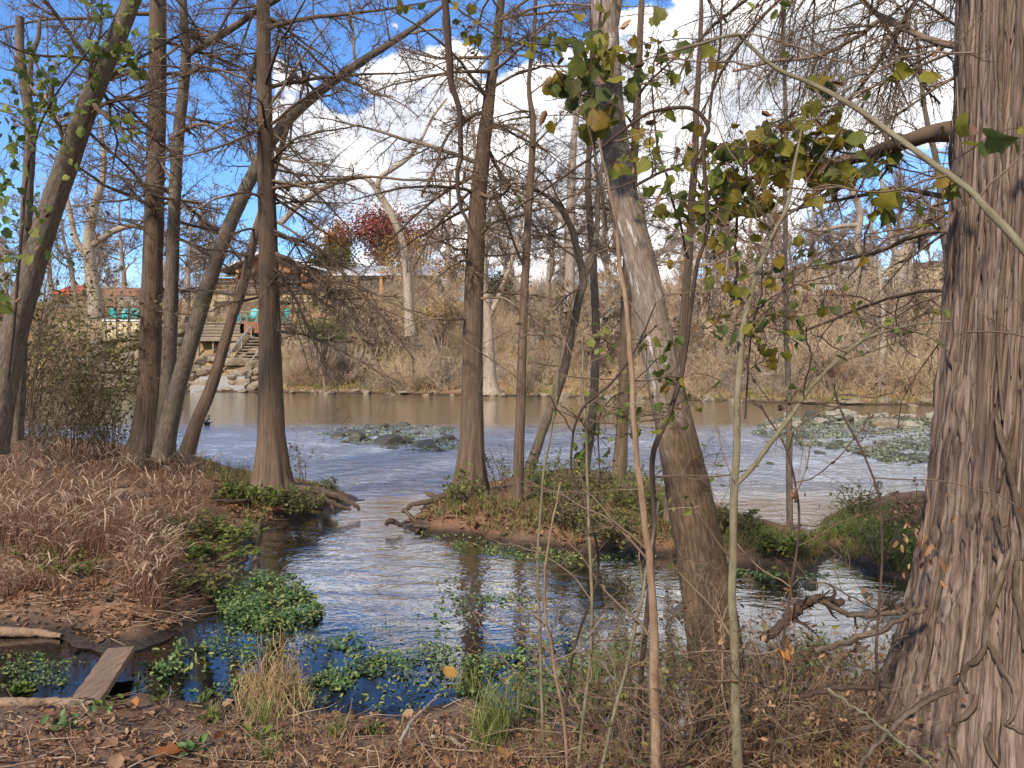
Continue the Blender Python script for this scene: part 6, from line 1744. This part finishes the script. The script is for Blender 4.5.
drawn_far('bare_tree', 'thick dark forking tree on the right of the far bank, left of the cream building', [[(904, 326, 14), (902, 300, 12), (901, 270, 12), (905, 252, 11), (918, 232, 9), (934, 208, 7), (950, 180, 5), (958, 140, 3)], [(901, 268, 8), (892, 240, 6), (886, 210, 5), (880, 170, 3)], [(904, 320, 6), (918, 306, 6), (935, 296, 5), (946, 302, 4), (955, 312, 2)]], 'far_bark', 304, 10, (7, 15), (2, 5), 50)
drawn_far('bare_tree', 'twisting grey tree right of centre whose top curls over the far woods', [[(856, 300, 9), (857, 262, 8), (858, 235, 7), (860, 212, 6), (852, 190, 6), (846, 170, 4), (850, 140, 3)], [(858, 225, 5), (842, 226, 4), (822, 230, 4), (800, 228, 2)]], 'far_bark', 305, 9, (7, 15), (1.5, 4), 52)
drawn_far('bare_tree', 'thick straight grey trunk on the far crest behind the forked leaner', [[(569, 312, 12), (570, 270, 10), (571, 200, 9), (573, 150, 7), (578, 100, 5), (580, 50, 3)], [(571, 205, 5), (590, 180, 4), (612, 165, 3)], [(570, 230, 5), (548, 205, 5), (528, 200, 4), (508, 205, 2)]], 'far_bark', 306, 12, (9, 20), (2, 5), 52)
drawn_far('bare_tree', 'stout pale double trunk behind the red-roofed cabin at the far left', [[(97, 318, 16), (94, 290, 13), (90, 262, 12), (89, 235, 10), (95, 205, 8), (104, 170, 6), (100, 120, 3)], [(90, 262, 8), (76, 240, 6), (70, 212, 5), (62, 180, 3)], [(93, 245, 6), (112, 232, 6), (132, 226, 5), (150, 228, 3)]], 'pale', 307, 14, (8, 17), (2, 5), 53)

# autumn-coloured crowns behind the house
def leafy_crown(name, label, px, yb, yt, w_, D, seed, mat, n, ls, twig='far_twig', trunk=.16, fill=.75, group=None, bark='far_bark'):
    rs = np.random.default_rng(seed)
    base = base_at(px, D); top_ = P(px, yt, D)[2]; lo_ = max(P(px, yb, D)[2], base[2] + .8); hw = w_ / 2 / F * D
    r = empty(name, base, label, 'tree', group)
    tk, cr = MB(), MB()
    H = top_ - base[2]
    p = np.stack([np.linspace(0, 1, 8) * rs.normal() * .5, np.linspace(0, 1, 8) * 0, np.linspace(0, .8, 8) * H], -1)
    tk.tubes(p, np.linspace(trunk, .04, 8), 8, rs); tk.build('trunk', M[bark], r)
    cz, hz = (lo_ + top_) / 2 - base[2], (top_ - lo_) / 2
    nc = 40
    cl = nrm(rs.normal(size=(nc, 3))) * (rs.random((nc, 1)) ** .4) * np.array([hw, hw, hz]) * .82 + np.array([0, 0, cz])
    k = rs.integers(0, 8, nc)
    s = p[np.clip(k, 2, 7)]
    mid = (s + cl) / 2 + rs.normal(size=cl.shape) * .3
    Pt = np.stack([s, (s + mid) / 2, mid, (mid + cl) / 2, cl], 1)
    Rd = np.tile(np.linspace(.06, .015, 5), (nc, 1))
    cr.tubes(Pt, Rd, 4, rs); ramify(cr, Pt, Rd, [dict(n=7, t=(.4, 1), ang=(30, 70), lr=(.2, .5), rr=.5, seg=3, wob=.2, trop=.03, sides=3, flat=0)], rs, .008)
    cr.build('crown', M[twig], r)
    c = cl[rs.integers(0, nc, n)] + rs.normal(size=(n, 3)) * np.array([hw, hw, hz]) * .2
    mb = MB(); mb.leaves(c, ls, rs, tmpl='fold'); mb.build('foliage', M[mat], r)
    return r


leafy_crown('red_tree', 'round wine-red tree rising behind the long wooden house', 384, 262, 207, 76, 76, 311, 'red', 5600, .28)
leafy_crown('orange_tree', 'small rust orange treetop left of the wine-red tree', 337, 262, 222, 36, 78, 312, 'orange', 2600, .28)
leafy_crown('golden_tree', 'thin golden tree in front of the wine-red one', 405, 288, 228, 60, 70, 313, 'gold', 1100, .24)
leafy_crown('olive_tree', 'dull olive tree above the metal roof of the wooden house', 328, 280, 240, 60, 72, 314, 'olive', 2400, .26)
leafy_crown('golden_tree', 'yellow-brown tree at the right end of the wooden house', 452, 300, 245, 60, 66, 315, 'gold', 800, .24)
leafy_crown('red_tree', 'faint pinkish tree right of the wine-red one', 418, 262, 212, 44, 80, 316, 'red', 1100, .24)
leafy_crown('green_shrub', 'green shrub on the far slope below the wooden house, right of the deck', 325, 345, 318, 44, 52, 317, 'fresh', 1500, .16, trunk=.05)
leafy_crown('green_shrub', 'yellow shrub on the far crest beside the pale crooked tree', 440, 330, 300, 40, 54, 318, 'gold', 700, .15, trunk=.05)
leafy_crown('green_shrub', 'dark evergreen shrub half hidden behind the slender island trunk', 500, 300, 272, 26, 60, 319, 'live_oak', 1200, .2, trunk=.05)
leafy_crown('green_shrub', 'yellow-green shrub beside the cream building at the right', 915, 300, 272, 20, 62, 320, 'fresh', 600, .18, trunk=.05)
for i, (px, w_, yb, yt, D, mat) in enumerate(((640, 120, 312, 282, 66, 'straw'), (740, 120, 310, 275, 66, 'straw'), (560, 100, 312, 280, 66, 'straw'), (860, 110, 315, 284, 60, 'straw'))):
    leafy_crown('thicket', 'tawny thicket on the far crest ' + ('behind the leaning sycamore', 'right of the leaning sycamore', 'behind the forked leaner', 'left of the cream building')[i], px, yb, yt, w_, D, 330 + i, mat, 1500, .2, trunk=.05)
# far-off woods that close the view behind everything
mb, lf = MB(), MB()
rs = np.random.default_rng(400)
n = 420
x_ = rs.uniform(-150, 170, n); y_ = rs.uniform(95, 150, n)
b_ = np.stack([x_, y_, ground_z(x_, y_) - .2], -1)
Pt, Rd = grow(b_, np.stack([rs.normal(size=n) * .1, rs.normal(size=n) * .1, np.ones(n)], -1), rs.uniform(5, 11, n), rs.uniform(.08, .16, n), 6, .08, .05, rs)
mb.tubes(Pt, Rd, 4, rs); ramify(mb, Pt, Rd, [dict(n=12, t=(.2, 1), ang=(25, 60), lr=(.3, .55), rr=.5, seg=4, wob=.2, trop=.06, sides=3, flat=0), dict(n=7, t=(.2, 1), ang=(30, 65), lr=(.3, .55), rr=.6, seg=3, wob=.2, trop=.03, sides=3, flat=0)], rs, .022)
tag(mb.build('distant_woods', M['far_twig']), kind='stuff')

# dry brush that covers the far slope
mb, lf = MB(), MB()
pts = np.array(bank_pts(3600, 330, 1250, 1.6, 17) + bank_pts(500, 285, 340, 2.0, 5) + bank_pts(500, -500, 90, 1, 14) + bank_pts(260, 90, 270, 9.5, 16))
n = len(pts)
big = np.repeat(np.arange(n), 7)
rs = np.random.default_rng(401)
hgt = rs.uniform(.6, 2.1, n) * (.55 + 1.5 * np.clip(fbm(pts * .45, 3, 44) * 2.2 - .6, 0, 1)) * np.clip(.45 + far_dist(pts[:, 0], pts[:, 1]) / 9, .4, 1.1)
d = np.stack([rs.normal(size=len(big)) * .5, rs.normal(size=len(big)) * .5, np.ones(len(big))], -1)
Pt, Rd = grow(pts[big], d, hgt[big] * rs.uniform(.6, 1.2, len(big)), np.full(len(big), .011), 5, .18, -.01, rs, rmin=.006)
mb.tubes(Pt, Rd, 3, rs)
tips = ramify(mb, Pt, Rd, [dict(n=4, t=(.25, 1), ang=(25, 65), lr=(.3, .6), rr=.7, seg=3, wob=.2, trop=-.03, sides=3, flat=0)], rs, .006)
k = rs.choice(len(tips), 26000, replace=False)
lf.leaves(tips[k] + rs.normal(size=(len(k), 3)) * .06, .10, rs, tmpl='fold')
M['brush'] = brush_mat('dry_brush', (.31, .225, .155), (.60, .465, .335))
M['brush_leaf'] = leaf_mat('brush_leaf', [(.1, (.24, .145, .085)), (.5, (.44, .30, .185)), (.95, (.60, .46, .28))], .25)
tag(mb.build('slope_brush', M['brush']), kind='stuff')
tag(lf.build('brush_leaves', M['brush_leaf']), kind='stuff')
lf = MB(); q_ = tips[fbm(tips * np.array([.22, .22, .4]), 3, 33) > .55]; k = rs.choice(len(q_), min(len(q_), 9000), replace=False)
lf.leaves(q_[k] + rs.normal(size=(len(k), 3)) * .08, .10, rs, tmpl='fold'); M['brush_green'] = leaf_mat('brush_green_leaf', [(.1, (.14, .12, .045)), (.5, (.26, .22, .08)), (.95, (.42, .33, .11))], .3)
tag(lf.build('yellowing_brush_leaves', M['brush_green']), kind='stuff')
mb = MB(); gm = MB()
pts = np.array(bank_pts(9000, 280, 1250, .6, 14) + bank_pts(1200, 90, 280, 7.5, 12))
Pt, Rd = stalks(pts, .65, rs, .5, .016, .35, 4)
g_ = fbm(pts * .35, 3, 21) > .60
mb.ribbons(Pt[~g_], Rd[~g_], rs); gm.ribbons(Pt[g_], Rd[g_], rs)
pts = np.array(bank_pts(900, 280, 372, 1.2, 4.5) + bank_pts(500, 500, 1000, .4, 1.6))
Pt, Rd = stalks(pts, .4, rs, .5, .02, .35, 4); gm.ribbons(Pt, Rd, rs)
tag(mb.build('slope_grass', M['straw']), kind='stuff')
tag(gm.build('slope_green_grass', M['grass']), kind='stuff')
# thin saplings standing in the brush
tk, cr, _tips = far_tree_mesh(260, 6.5, 'up')
sp = empty('slope_sapling', bank_pts(1, 360, 361, 4, 5)[0], 'thin bare sapling standing in the dry brush of the far slope', 'sapling', 'thin saplings on the far slope')
tk.build('trunk', M['far_bark'], sp); cr.build('crown', M['brush'], sp)
tk, cr, _tips = far_tree_mesh(261, 5.5, 'droop')
sq = empty('slope_sapling', bank_pts(1, 600, 601, 5, 6)[0], 'thin bare sapling standing in the dry brush of the far slope', 'sapling', 'thin saplings on the far slope')
tk.build('trunk', M['pale'], sq); cr.build('crown', M['far_twig'], sq)
for q in bank_pts(34, 340, 760, 2.5, 13) + bank_pts(30, 620, 1010, 2.0, 12) + bank_pts(6, 280, 345, 5, 9):
    dup(random.choice((sp, sq)), q, random.uniform(0, 6.28), random.uniform(.55, 1.15))
# separate leafless bushes at the foot of the slope
sh = None
for i, (px, dd, s_, lb) in enumerate(((408, 2.0, 1.3, 'pale leafless bush with arching stems at the far waterline left of the fluted cypress'), (448, 2.2, 1.2, 'pale leafless bush at the far waterline behind the fluted cypress, right of the arching one'), (350, 3, 1.0, 'leafless bush beside the pinkish boulders on the far bank'), (540, 3, 1.2, 'reddish leafless bush on the far bank right of the slender island trunk'),
                                      (700, 3, 1.3, 'leafless bush on the far bank just right of the leaning sycamore'), (780, 3.5, 1.4, 'leafless bush on the far bank behind the forked sapling'), (840, 3, 1.2, 'leafless bush on the far bank left of the short pale trunk'), (915, 2.5, 1.4, 'grey leafless bush with drooping twigs beside the slim right tree'))):
    q = bank_pts(1, px - 1, px + 1, dd, dd + .2)[0]
    if sh is None:
        sh = shrub('leafless_bush', lb, q, 34, 3.0, .7, 340, twm='brush', r0=.022, rmin=.008, group='leafless bushes on the far bank', up=-.05)
        sh.scale = (s_, s_, s_)
    else:
        dup(sh, q, random.uniform(0, 6), s_, lb)
